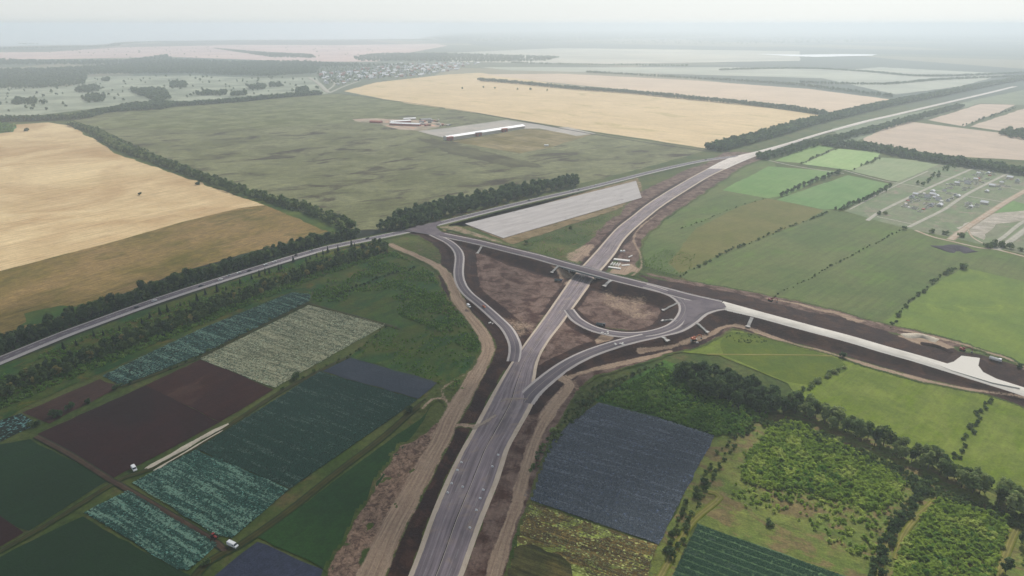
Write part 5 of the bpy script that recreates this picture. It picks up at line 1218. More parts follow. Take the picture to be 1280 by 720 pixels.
crop(PLOTS['rows'], ang((872, 655), (1062, 722)), 0.75, 0.75, 0.8, 1.1, mc_row, 'green leafy rows in the bottom field', 0.95, 7, shape='leafy', gap=6)
crop([(655, 627), (740, 657), (820, 684), (808, 725), (740, 722), (700, 690), (652, 668)], rb, 1.8, 0.9, 0.7, 1.2, crop_mat('fading_leaves', (0.10, 0.085, 0.045), (0.16, 0.135, 0.07), (0.32, 0.34, 0.14), 0.55, 0.8, 30), 'fading yellow-brown rows in the striped field', 0.75, 8, shape='leafy')
# ================================================================== BUILT THINGS
M_CONC = plain('concrete', (0.42, 0.40, 0.37), 0.85, 0.1, 0.8)
M_CONC_L = plain('light_concrete', (0.58, 0.56, 0.52), 0.85, 0.08, 0.8)
M_STEEL = plain('galvanised_steel', (0.35, 0.36, 0.37), 0.45, 0.08, 2, 0.6)
M_DKST = plain('dark_steel', (0.10, 0.13, 0.14), 0.5, 0.1)
M_BLACK = plain('rubber', (0.02, 0.02, 0.022), 0.8)
M_GLASS = plain('window_glass', (0.03, 0.04, 0.05), 0.12, 0.02, 1, 0.0, 0.6)
M_LAMP = plain('lamp_glass', (0.6, 0.6, 0.55), 0.2)
M_WHITE = plain('white_paint', (0.78, 0.78, 0.76), 0.35, 0.03)
M_SILVER = plain('silver_paint', (0.45, 0.47, 0.49), 0.3, 0.03, 1, 0.4)
M_NAVY = plain('dark_blue_paint', (0.02, 0.03, 0.06), 0.3, 0.03)
M_CHAR = plain('charcoal_paint', (0.03, 0.03, 0.035), 0.3, 0.03)
M_RED = plain('dark_red_paint', (0.25, 0.03, 0.025), 0.35, 0.05)
M_YEL = plain('machine_yellow', (0.55, 0.33, 0.04), 0.45, 0.06)
M_ORA = plain('machine_orange', (0.50, 0.13, 0.04), 0.5, 0.06)
M_SHEDW = plain('white_sheet_roof', (0.78, 0.78, 0.77), 0.5, 0.04, 0.05)
M_BRICK = plain('red_brick', (0.36, 0.11, 0.08), 0.8, 0.15, 0.4)
M_GREYR = plain('grey_roof', (0.25, 0.25, 0.26), 0.7, 0.1, 0.3)
M_CREAM = plain('cream_wall', (0.55, 0.50, 0.42), 0.8, 0.08, 0.3)
M_TIMB = plain('timber', (0.30, 0.22, 0.14), 0.8, 0.15)
M_SPOIL = NT('pale_spoil'); p_ = M_SPOIL.pos(); M_SPOIL.base(M_SPOIL.gain((0.50, 0.44, 0.34), M_SPOIL.math('MULTIPLY_ADD', M_SPOIL.noise(p_, 0.5, 5, 0.7), 0.9, 0.5))); M_SPOIL = M_SPOIL.m

# ---- the overpass bridge
A = Vector((*P(699, 329, ZB), ZB)); Bv = Vector((*P(766, 347, ZB), ZB)); L = (Bv - A).length; th = math.atan2(Bv.y - A.y, Bv.x - A.x)
br_root = empty('overpass_bridge', ((A.x + Bv.x) / 2, (A.y + Bv.y) / 2, 0), th)
tag(br_root, 'concrete road bridge carrying the overpass road across the highway', 'bridge')
hL = L / 2
MB().box(-hL - 1, hL + 1, -7.5, 7.5, ZB - 0.55, ZB - 0.30).build('deck', M_CONC, br_root, 0.03)
for i in range(6):
    y = -6.2 + i * 2.48; g = MB(); g.prism([(-hL, ZB - 1.75), (hL, ZB - 1.75), (hL, ZB - 0.55), (-hL, ZB - 0.55)], y - 0.3, y + 0.3); g.box(-hL, hL, y - 0.45, y + 0.45, ZB - 1.9, ZB - 1.76); g.build('girder', M_CONC_L, br_root)
for s in (-1, 1):
    e = MB(); e.box(-hL - 1, hL + 1, s * 7.5 - 0.25, s * 7.5 + 0.25, ZB - 0.9, ZB + 0.16); e.build('edge_beam', M_DKST, br_root, 0.02)
    g = MB()
    for i in range(int(L / 2)): g.box(-hL + i * 2, -hL + i * 2 + 0.12, s * 7.4 - .06, s * 7.4 + .06, ZB + 0.162, ZB + 1.1)
    g.tube((-hL, s * 7.4, ZB + 1.12), (hL, s * 7.4, ZB + 1.12), 0.07, n=6); g.tube((-hL, s * 7.4, ZB + 0.66), (hL, s * 7.4, ZB + 0.66), 0.06, n=6)
    g.build('railing', M_STEEL, br_root)
    k = MB(); k.box(s * (hL - 0.2) - 0.9, s * (hL - 0.2) + 0.9, -7.6, 7.6, ZB - 4.2, ZB - 1.902); k.build('abutment', M_CONC, br_root, 0.05)
for px_ in (-15.5, 0.0, 15.5):
    pr = MB().box(px_ - 0.75, px_ + 0.75, -7.0, 7.0, ZB - 2.7, ZB - 1.902).build('pier_cap', M_CONC, br_root, 0.05)
    for i in range(4): MB().tube((px_, -5.4 + i * 3.6, 0.3), (px_, -5.4 + i * 3.6, ZB - 2.702), 0.5, n=14).build('column', M_CONC, pr)
# ---- guard rails along the overpass edges
def rail(ln, off, label):
    T = np.gradient(ln[:, :2], axis=0); T /= np.linalg.norm(T, axis=1)[:, None]; N = np.stack([-T[:, 1], T[:, 0]], 1); q = ln[:, :2] + N * off
    root = empty('guard_rail', (0, 0, 0)); tag(root, label, 'guard rail')
    b = MB(); po = MB()
    for i in range(len(q) - 1):
        z0, z1 = ln[i, 2], ln[i + 1, 2]; a = q[i]; c = q[i + 1]
        b.add([(a[0], a[1], z0 + .5), (c[0], c[1], z1 + .5), (c[0], c[1], z1 + .82), (a[0], a[1], z0 + .82), (a[0] + .08, a[1] + .08, z0 + .5), (c[0] + .08, c[1] + .08, z1 + .5), (c[0] + .08, c[1] + .08, z1 + .82), (a[0] + .08, a[1] + .08, z0 + .82)],
              [(0, 1, 2, 3), (7, 6, 5, 4), (3, 2, 6, 7), (0, 4, 5, 1)])
    b.build('beam', M_STEEL, root)
    for i in range(0, len(q), 1): po.box(q[i][0] - .07, q[i][0] + .07, q[i][1] - .07, q[i][1] + .07, ln[i, 2] - .4, ln[i, 2] + .49)
    o = po.build('post', M_STEEL, root); o['kind'] = 'stuff'
we = ovline(OV_W); rail(we[len(we) // 3:], 6.3, 'steel guard rail on the far side of the road west of the bridge'); rail(we[len(we) // 3:], -6.3, 'steel guard rail on the near side of the road west of the bridge')
ee = ovline(OV_E); rail(ee, 6.3, 'steel guard rail on the far side of the road east of the bridge')

# ---- concrete drainage chutes on the banks
def chute(a, za, b, zb, label, wdt=1.7):
    A_ = np.array(P(*a, za)); B_ = np.array(P(*b, zb)); Lc = float(np.linalg.norm(B_ - A_)); t_ = math.atan2(B_[1] - A_[1], B_[0] - A_[0])
    root = empty('drainage_chute', (A_[0], A_[1], 0), t_); tag(root, label, 'drainage chute')
    n = 7
    def zz(k): return za + (zb - za) * k / n
    fl = MB(); 
    hw = wdt / 2
    nx_, ny_ = -(B_ - A_)[1] / Lc * hw, (B_ - A_)[0] / Lc * hw
    def hmax(k):
        x = A_[0] + (B_[0] - A_[0]) * k / n; y = A_[1] + (B_[1] - A_[1]) * k / n
        return max(height_at(x + a * nx_ + b, y + a * ny_ + b2) for a in (-1, 0, 1) for b in (-.8, .8) for b2 in (-.8, .8))
    hg = [max(zz(k) - 0.1, hmax(k) + 0.2) for k in range(n + 1)]
    for k in range(n):
        x0, x1 = Lc * k / n, Lc * (k + 1) / n
        fl.add([(x0, -hw, hg[k]), (x1, -hw, hg[k + 1]), (x1, hw, hg[k + 1]), (x0, hw, hg[k]), (x0, -hw, hg[k] - 1.5), (x1, -hw, hg[k + 1] - 1.5), (x1, hw, hg[k + 1] - 1.5), (x0, hw, hg[k] - 1.5)], [(0, 1, 2, 3), (4, 7, 6, 5), (0, 4, 5, 1), (3, 2, 6, 7)])
    fl.build('channel', M_CONC, root)
    for s in (-1, 1):
        w_ = MB()
        for k in range(n):
            x0, x1 = Lc * k / n, Lc * (k + 1) / n; y0, y1 = sorted((s * hw, s * (hw + .25)))
            w_.add([(x0, y0, hg[k] - .4), (x1, y0, hg[k + 1] - .4), (x1, y1, hg[k + 1] - .4), (x0, y1, hg[k] - .4), (x0, y0, hg[k] + .3), (x1, y0, hg[k + 1] + .3), (x1, y1, hg[k + 1] + .3), (x0, y1, hg[k] + .3)],
                   [(4, 5, 6, 7), (0, 1, 5, 4), (1, 2, 6, 5), (2, 3, 7, 6), (3, 0, 4, 7)])
        w_.build('side_wall', M_CONC, root)
    MB().box(Lc - 0.2, Lc + 1.8, -hw - .8, hw + .8, hg[-1] - .5, hg[-1] + .05).build('outfall', M_CONC, root)
chute((602, 308.5), 4.2, (597, 316), 0.8, 'white concrete chute on the bank near the west junction')
chute((699, 333), 7.4, (690.5, 343.5), 0.9, 'concrete chute at the left end of the bridge')
chute((765, 351), 7.4, (756, 361.5), 0.9, 'wide concrete chute at the right end of the bridge', 2.6)
chute((851, 379), 6.8, (830, 388), 1.0, 'upper concrete chute on the inner bank of the loop')
chute((846, 402), 6.4, (829, 404), 1.0, 'lower concrete chute on the inner bank of the loop')
chute((869, 404), 6.6, (883, 417), 0.9, 'slanting concrete chute on the outer bank of the junction')
chute((827, 421), 5.8, (833, 431), 0.9, 'concrete chute below the loop with a wide foot', 2.2)
chute((940, 397), 6.2, (935, 409), 0.9, 'forked white chute on the long embankment', 2.2)

# ---- vehicles
def wheels(root, xs, y, r, wdt, n=14):
    for x in xs:
        for s in (-1, 1):
            t_ = MB().tube((x, s * y - wdt / 2, r), (x, s * y + wdt / 2, r), r, n=n).build('wheel', M_BLACK, root)
            MB().tube((x, s * (y + wdt / 2 + .01), r), (x, s * (y + wdt / 2 + .03), r), r * .55, n=10).build('rim', M_STEEL, t_)
def car(paint, label, group=None, loc=(0, 0, 0), rz=0, suv=False):
    root = empty('car', loc, rz); tag(root, label, 'car', group); up = 0.18 if suv else 0
    MB().prism([(-2.2, .35), (2.2, .35), (2.25, .75), (2.1, .9 + up), (1.2, 1.0 + up), (-2.1, 1.02 + up), (-2.25, .8)], -.87, .87).build('body', paint, root, 0.06)
    MB().prism([(-2.0 if suv else -1.7, 1.022 + up), (.95, 1.002 + up), (.35, 1.46 + up), (-1.0 if not suv else -1.8, 1.48 + up)], -.76, .76).build('window', M_GLASS, root, 0.03)
    MB().box(-1.65 if suv else -1.0, .32, -.70, .70, 1.462 + up, 1.53 + up, .08, .08).build('roof', paint, root)
    for s in (-1, 1): MB().box(2.2, 2.27, s * .6 - .18, s * .6 + .18, .66, .80).build('headlight', M_LAMP, root)
    wheels(root, (-1.35, 1.4), .80, .33, .22); remember(root); return root
def road_place(ln, pxx, off):
    """spot on a road line at picture column pxx, off metres to its left"""
    best = min(range(1, len(ln) - 1), key=lambda i: abs(to_px(ln[i][0], ln[i][1], ln[i][2])[0] - pxx))
    d = ln[best + 1] - ln[best - 1]; a = math.atan2(d[1], d[0])
    return (ln[best][0] - math.sin(a) * off, ln[best][1] + math.cos(a) * off, ln[best][2] + 0.07), a
CARS = [(55, 3.0, 0, None), (168, -1.0, M_CHAR, 'dark car on the two-lane road behind the white one at the left'), (190, -0.6, M_WHITE, 'white car leftmost of all on the two-lane road'),
        (253, -1.8, M_NAVY, 'dark blue car on the two-lane road above the first tall conifers'), (274, -1.2, M_WHITE, 'white car just ahead of the dark blue car'),
        (285.5, 2.0, M_SILVER, 'silver car in the far lane near the middle of the belt road'), (299.5, 1.6, M_WHITE, 'white car ahead of the silver one on the belt road'),
        (313, -1.6, M_CHAR, 'black car between two white cars on the two-lane road'), (332, 1.2, M_WHITE, 'larger white car on the two-lane road beside the conifer pair'), (346, 1.6, M_WHITE, 'white car ahead of the larger white one'),
        (371, 2.0, M_CHAR, 'dark car in the shade right of the white cars'), (393, 2.0, M_SILVER, 'pale car nearest to the west junction'),
        (460, 2.4, M_CHAR, 'dark car at the west junction'), (661, 1.8, M_NAVY, 'dark car beside the left end of the concrete pad'), (716, 1.8, M_SILVER, 'grey car behind the dark pair on the road by the pad'), (722, -1.6, M_CHAR, 'dark car in front of the grey one by the pad'), (745, 1.8, M_WHITE, 'white car beside the right half of the concrete pad'),
        (884, 1.8, M_CHAR, 'dark car where the old road meets the new highway')]
for pxx, off, pm, lab in CARS:
    if lab is None: continue
    loc, a = road_place(old_l, pxx, off); car(pm, lab, None, loc, a + (math.pi if off > 0 else 0), suv=(pxx in (332, 745)))
def box_van(loc, rz, label, name='van', L_=5.8, paint=None):
    paint = paint or M_WHITE
    root = empty(name, loc, rz); tag(root, label, 'van')
    MB().prism([(-L_ / 2, .45), (L_ / 2, .45), (L_ / 2 + .02, 1.1), (L_ / 2 - .75, 1.35), (L_ / 2 - 1.35, 2.15), (-L_ / 2, 2.2)], -1.0, 1.0).build('body', paint, root, 0.07)
    MB().box(-L_ / 2 + .1, L_ / 2 - 1.6, -.92, .92, 2.202, 2.32, .1, .1).build('roof', paint, root)
    MB().prism([(L_ / 2 - .70, 1.40), (L_ / 2 - 1.28, 2.12), (L_ / 2 - 1.22, 2.16), (L_ / 2 - .62, 1.42)], -.88, .88).build('windscreen', M_GLASS, root)
    for s in (-1, 1):
        MB().box(L_ / 2 - 2.3, L_ / 2 - 1.5, s * 1.012 - .01, s * 1.012 + .01, 1.35, 1.95).build('window', M_GLASS, root)
        MB().box(L_ / 2 - .02, L_ / 2 + .05, s * .7 - .16, s * .7 + .16, .8, 1.0).build('headlight', M_LAMP, root)
    wheels(root, (-L_ / 2 + 1.1, L_ / 2 - 1.0), .86, .36, .24); return root
def gp(a, b, z=0.4): x, y = P(a, b, z); return (x, y, z)
box_van(gp(168, 587), ang((166, 583), (171, 590)), 'white van parked at the corner of the black ploughed field', L_=5.0)
box_van(gp(291, 682.5), ang((286, 680), (297, 685)), 'large white van parked on the track below the teal cabbages', L_=6.0)
def tractor(loc, rz, label, paint):
    root = empty('tractor', loc, rz); tag(root, label, 'tractor')
    MB().prism([(0, .7), (1.9, .7), (1.95, 1.3), (0, 1.5)], -.4, .4).build('bonnet', paint, root, .05); MB().box(-1.3, 0.0, -.7, .7, .9, 1.3).build('fender', paint, root, .05)
    MB().box(-1.1, -.02, -.6, .6, 1.302, 2.3, .1, .08).build('cab_glass', M_GLASS, root); MB().box(-1.15, .05, -.66, .66, 2.302, 2.42).build('roof', paint, root)
    for x, r in ((-.8, .8), (1.4, .5)):
        for s in (-1, 1): MB().tube((x, s * .85 - .2, r), (x, s * .85 + .2, r), r, n=16).build('wheel', M_BLACK, root)
tractor(gp(268, 672), ang((262, 668), (272, 674)), 'small dark red tractor at the end of the brown track', M_RED)
def excavator(loc, rz, label, paint):
    root = empty('excavator', loc, rz); tag(root, label, 'excavator')
    for s in (-1, 1): MB().prism([(-2.1, .45), (-1.7, .05), (1.7, .05), (2.1, .45), (1.7, .95), (-1.7, .95)], s * 1.2 - .35, s * 1.2 + .35).build('track', M_BLACK, root)
    MB().box(-2.3, 1.2, -1.3, 1.3, 1.1, 1.9, .1, .1).build('body', paint, root, .05); MB().box(-2.2, -.6, -1.2, 1.2, 1.902, 2.5, .2, .1).build('engine_cover', paint, root, .05)
    c = MB().box(-.4, 1.2, .3, 1.3, 1.902, 3.0, .1, .05).build('cab', paint, root, .04); MB().box(1.16, 1.24, .4, 1.2, 2.0, 2.85).build('windscreen', M_GLASS, c)
    MB().prism([(.6, 1.9), (1.2, 1.9), (3.6, 4.4), (5.9, 3.9), (5.9, 4.3), (3.4, 4.9)], -.45, -.1).build('boom', paint, root)
    MB().prism([(5.7, 4.3), (6.1, 4.2), (6.4, 1.6), (6.0, 1.6)], -.4, -.15).build('stick', paint, root)
    MB().prism([(5.6, .6), (6.6, .5), (6.7, 1.6), (6.0, 1.7), (5.4, 1.2)], -.8, .25).build('bucket', M_DKST, root)
def dump_truck(loc, rz, label, cabm, bedm):
    root = empty('dump_truck', loc, rz); tag(root, label, 'truck')
    MB().box(-3.9, 3.6, -.5, .5, .7, 1.0).build('chassis', M_DKST, root)
    c = MB().prism([(1.9, 1.0), (3.8, 1.0), (3.8, 1.9), (3.5, 2.9), (1.9, 2.95)], -1.2, 1.2).build('cab', cabm, root, .06); MB().prism([(3.62, 2.0), (3.82, 1.95), (3.60, 2.75), (3.5, 2.75)], -1.05, 1.05).build('windscreen', M_GLASS, c)
    b = MB(); b.box(-4.0, 1.6, -1.25, 1.25, 1.02, 1.2); b.box(-4.0, 1.6, -1.25, -1.13, 1.202, 2.4); b.box(-4.0, 1.6, 1.13, 1.25, 1.202, 2.4); b.box(1.48, 1.6, -1.128, 1.128, 1.202, 2.5); b.box(-4.0, -3.9, -1.128, 1.128, 1.202, 2.2)
    b.build('dump_bed', bedm, root)
    wheels(root, (-3.0, -1.7, 2.8), 1.0, .5, .35)
def at3(a, b):
    x, y = P(a, b, 0.6); z = height_at(x, y); return (x, y, z)
excavator(at3(867, 427), ang((860, 426), (880, 424)), 'orange excavator on the sandy track below the junction', M_ORA)
excavator(at3(1203, 438), ang((1200, 437), (1215, 441)), 'dark red excavator at the top of the gravel turnout', M_RED)
dump_truck(at3(1244, 451), ang((1240, 449), (1250, 452)), 'white truck on the dark soil right of the gravel turnout', M_WHITE, M_WHITE)
dump_truck(at3(698, 352), ang((690, 351), (704, 353)), 'dark truck on the brown soil left of the bridge', M_NAVY, M_DKST)
excavator(at3(963, 376.5), ang((955, 374), (970, 378)), 'dark excavator on the dug soil above the long embankment', M_RED)
dump_truck(at3(751, 407.5), ang((745, 407), (760, 409)), 'dark truck inside the loop', M_CHAR, M_DKST)
box_van((*P(586, 383.5, 2.9), 2.95), ang((580, 378), (592, 388)), 'white van on the S-shaped slip road', L_=5.5)
car(M_ORA, 'orange car driving on the S-shaped slip road', None, (*P(605, 384, 2.4), 2.5), ang((600, 380), (610, 388)))
MB_ = None
# roller by the road
def roller(loc, rz, label, paint):
    root = empty('road_roller', loc, rz); tag(root, label, 'road roller')
    MB().tube((1.6, -1.0, .75), (1.6, 1.0, .75), .75, n=18).build('drum', M_STEEL, root); MB().box(-2.0, .7, -.9, .9, .8, 1.7, .15, .05).build('body', paint, root, .05)
    MB().box(-1.0, .4, -.8, .8, 1.702, 2.7, .1, .05).build('cab_glass', M_GLASS, root); MB().box(-1.1, .5, -.88, .88, 2.702, 2.82).build('roof', paint, root)
    for s in (-1, 1): MB().tube((-1.3, s * .85 - .25, .7), (-1.3, s * .85 + .25, .7), .7, n=16).build('wheel', M_BLACK, root)
roller(at3(1056, 288), 0.3, 'small roller parked in the meadow', M_YEL) if False else None

# ---- delivered concrete by the bridge
def slab_thing(loc, rz, l, w_, h, name, label, cat, group=None, mat=None):
    b = MB(); b.box(-l / 2, l / 2, -w_ / 2, w_ / 2, 0, h); return tag(b.build(name, mat or M_CONC_L, None, 0.04, loc, rz), label, cat, group)
for i, (a, b, l) in enumerate([(764.5, 331.2, 9), (767.5, 331.6, 9), (770.7, 332.0, 9), (773.7, 332.4, 9)]):
    x, y = P(a, b); g = MB(); g.prism([(-.6, 0), (.6, 0), (.6, .25), (.2, .35), (.2, 1.0), (.5, 1.15), (.5, 1.3), (-.5, 1.3), (-.5, 1.15), (-.2, 1.0), (-.2, .35), (-.6, .25)], -4.5, 4.5)
    tag(g.build('concrete_beam', M_CONC_L, None, 0, (x, y, height_at(x, y)), -0.45), ['first', 'second', 'third', 'last'][i] + ' of the four parallel concrete beams lying beside the bridge, from the highway', 'concrete beam', 'concrete beams beside the bridge')
for (a, b, l, w_, h, rz, lab) in [(777, 326.5, 17, 4.5, 1.2, ang((770, 325.5), (784, 327)), 'long pale concrete slab stack above the four beams'), (768, 336, 13, 3.5, 0.9, ang((764, 335), (774, 336.5)), 'pale slab stack just below the four beams'),
                               (788, 321.5, 8, 1.2, .8, 0.9, 'single concrete beam lying near the dirt track'), (782, 332.5, 9, 3, 0.5, 0.2, 'flat slabs to the right of the four beams')]:
    x, y = P(a, b); slab_thing((x, y, height_at(x, y)), rz, l, w_, h, 'concrete_slab', lab, 'concrete slab')
for i, (a, b) in enumerate([(776.5, 315.4), (780, 315.2)]):
    x, y = P(a, b); MBb = MB(); MBb.box(-1.1, 1.1, -1.1, 1.1, 0, 1.6, .15, .15)
    tag(MBb.build('concrete_block', M_WHITE, None, .06, (x, y, height_at(x, y)), .3), ['left', 'right'][i] + ' white block of the pair right of the highway beyond the bridge', 'concrete block')
def rubble(a, b, n, spread, name, lab0, grp, mat):
    r = random.Random(int(a))
    x0, y0 = P(a, b, .6)
    for i in range(n):
        x = x0 + r.uniform(-1, 1) * spread; y = y0 + r.uniform(-1, 1) * spread * .8; g = MB(); g.box(-1.0, 1.0, -.6, .6, 0, r.uniform(.5, 1.1), .12, .1)
        tag(g.build(name, mat, None, .05, (x, y, height_at(x, y) - .05), r.random() * 3), lab0, 'concrete block', grp)
rubble(776, 436, 6, 4.5, 'concrete_block', 'pale concrete piece in the heap below the outer slip road', 'concrete pieces below the outer slip road', M_CONC_L)
rubble(755, 421, 5, 4.0, 'concrete_block', 'pale concrete piece between the loop and the outer slip road', 'concrete pieces between the slip roads', M_CONC_L)
rubble(616, 404, 3, 3.0, 'concrete_block', 'pale concrete piece beside the S-shaped slip road', 'concrete pieces beside the S-shaped slip road', M_CONC_L)
rubble(865, 428, 3, 4.0, 'concrete_block', 'pale concrete piece beside the orange excavator', 'concrete pieces beside the excavator', M_CONC_L)
# ---- marker blocks on the unfinished highway
for i, (a, b) in enumerate([(622.7, 569), (577, 578.4), (571.8, 588), (564.7, 604.6), (559.8, 616.3), (604.3, 612.7), (600.3, 623.3), (595.6, 638), (587.4, 660), (615.5, 583.5), (578.5, 609)]):
    x, y = P(a, b, ZR); g = MB(); g.prism([(-.45, 0), (.45, 0), (.3, .3), (.15, .8), (-.15, .8), (-.3, .3)], -.6, .6)
    tag(g.build('barrier_block', M_WHITE, None, .03, (x, y, ZR + .03), 1.2), 'small white marker block standing on the asphalt near the ' + ('left' if a < 580 else 'right') + ' edge of the unfinished highway', 'barrier block', 'white marker blocks on the ' + ('left' if a < 580 else 'right') + ' side of the highway')

# ---- pale spoil heap strip along the ditch
def heap(pix, width, h, mat, name, label, cat, z=0.1, seed=3, slot=False):
    ln = ground_line(pix, 1.2); T = np.gradient(ln[:, :2], axis=0); T /= np.linalg.norm(T, axis=1)[:, None]; N = np.stack([-T[:, 1], T[:, 0]], 1)
    r = np.random.default_rng(seed); K = 9; V = []; n = len(ln)
    for i in range(n):
        e = math.sin(math.pi * min(1, max(0, i / (n - 1)))) ** 0.3; wv = width * (0.85 + 0.2 * math.sin(i * .4) + 0.1 * r.random())
        for k in range(K):
            u = k / (K - 1) * 2 - 1; zz = h * (1 - u * u) * e * (0.8 + 0.4 * r.random())
            V.append((ln[i, 0] + N[i, 0] * u * wv / 2, ln[i, 1] + N[i, 1] * u * wv / 2, z + zz))
    F = [(i * K + k, i * K + k + 1, (i + 1) * K + k + 1, (i + 1) * K + k) for i in range(n - 1) for k in range(K - 1)]
    return tag(obj(name, np_mesh(name, V, F, True), mat), label, cat, None, 'structure')
heap([(183, 587), (200, 577), (225, 563), (255, 546), (287, 530)], 4.2, 0.9, M_SPOIL, 'spoil_bank', 'long pale bank of dug sand between the black field and the green field', 'spoil bank')
heap([(192, 588.5), (225, 570), (255, 552), (282, 536.5)], 2.0, 0.6, M_SPOIL, 'spoil_bank', 'narrow second bank of pale sand along the ditch', 'spoil bank', seed=5)
heap([(1128, 421), (1150, 421), (1172, 427)], 9, 2.0, M_SPOIL, 'spoil_heap', 'pale sand heap above the long embankment', 'spoil heap', z=.5, seed=6)
heap([(1150, 430), (1170, 434), (1190, 442)], 6, 1.6, bpy.data.materials['soil_dark'], 'soil_heap', 'dark earth heap beside the gravel turnout', 'soil heap', z=.5, seed=7)
sp = heap([(1175, 312), (1195, 310), (1215, 316)], 26, 1.8, field_mat('black_heap', C3(78, 80, 86, 312), C3(92, 92, 98, 312), 0, grain=2, gamp=.4), 'soil_heap', 'dark grey heap of spoil in the meadow below the plots', 'soil heap', seed=8)

# ---- farm and field tracks
def track_mat(name, c, c2, fringe, rut=0.25):
    t = NT(name); uv = t.n('ShaderNodeUVMap'); uv.uv_map = 'uv'; se = t.n('ShaderNodeSeparateXYZ'); t.put(se.inputs[0], uv.outputs[0]); p = t.pos()
    k = t.math('ABSOLUTE', t.math('SUBTRACT', se.outputs[0], 0.5)); nz = t.noise(p, 0.35, 5, 0.7)
    cc = t.mix(t.ramp(t.noise(p, 1 / 9.0, 4, .6), .35, .65), c, c2)
    ru = t.ramp(t.math('ABSOLUTE', t.math('SUBTRACT', k, 0.2)), 0.02, 0.12); cc = t.gain(cc, t.math('MULTIPLY_ADD', ru, -rut, 1.0 + rut * .3))
    cc = t.gain(cc, t.math('MULTIPLY_ADD', t.noise(p, 1.3, 4, .7), .5, .75))
    t.base(t.mix(t.ramp(t.math('MULTIPLY_ADD', nz, 0.3, k), 0.45, 0.62), cc, fringe)); return t.m
TM1 = track_mat('brown_track', C3(72, 64, 60, 600), C3(84, 74, 66, 600), C3(50, 60, 50, 600))
TM2 = track_mat('grassy_track', C3(74, 74, 54, 600), C3(62, 66, 48, 600), C3(52, 66, 46, 600), 0.4)
TM3 = track_mat('pale_track', C3(172, 168, 154, 260), C3(158, 156, 144, 260), C3(130, 136, 116, 260), 0.1)
TM4 = track_mat('dry_track', C3(128, 122, 84, 620), C3(112, 110, 74, 620), C3(100, 106, 60, 620), 0.3)
TM5 = track_mat('red_track', C3(166, 146, 128, 280), C3(176, 164, 148, 280), C3(140, 136, 118, 280), 0.1)
def track(pix, width, mat, label, z=0.5):
    ln = ground_line(pix, 5); ribbon('dirt_track', offset_pairs(ln, width), z, mat, label, 'dirt track', skirt=0.1)
track([(45, 546), (90, 570), (137, 600), (150, 607), (200, 636), (272, 680), (280, 690)], 3.6, TM1, 'narrow brown track between the teal cabbage fields', .44)
track([(-40, 712), (0, 690), (70, 650), (137, 608), (160, 596), (185, 588), (240, 562), (290, 530), (345, 494), (400, 464), (437, 446)], 4.0, TM2, 'grassy track running up along the plough fields', .42)
track([(225, 745), (262, 702), (300, 682), (360, 640), (420, 592), (480, 546), (515, 515), (535, 500)], 5.0, TM2, 'grassy track below the teal field leading to the haul road', .43)
track([(152, 484), (200, 466), (250, 447), (300, 422), (386, 379)], 3.6, TM2, 'grassy strip above the pale cabbage field', .41)
track([(386, 380), (430, 392), (482, 406), (500, 412)], 4.0, TM2, 'grassy track at the end of the pale cabbage field', .41)
track([(800, 760), (825, 722), (848, 680), (868, 650), (900, 622), (885, 615)], 3.5, TM4, 'dry path between the blue-grey field and the green rows', .42)
track([(1092, 745), (1100, 715), (1105, 690), (1115, 650)], 3.0, TM4, 'dry path left of the hedge between the thickets', .42)
track([(1120, 700), (1128, 672), (1145, 648), (1178, 618)], 3.0, TM4, 'dry path right of the hedge between the thickets', .42)
track([(1240, 745), (1258, 690), (1272, 660), (1290, 645)], 3.6, TM4, 'dry grass path at the right edge beside the thicket', .42)
track([(884, 443.5), (940, 444), (1010, 444.5), (1050, 446)], 2.0, TM4, 'thin straight footpath across the meadow under the embankment', .5)
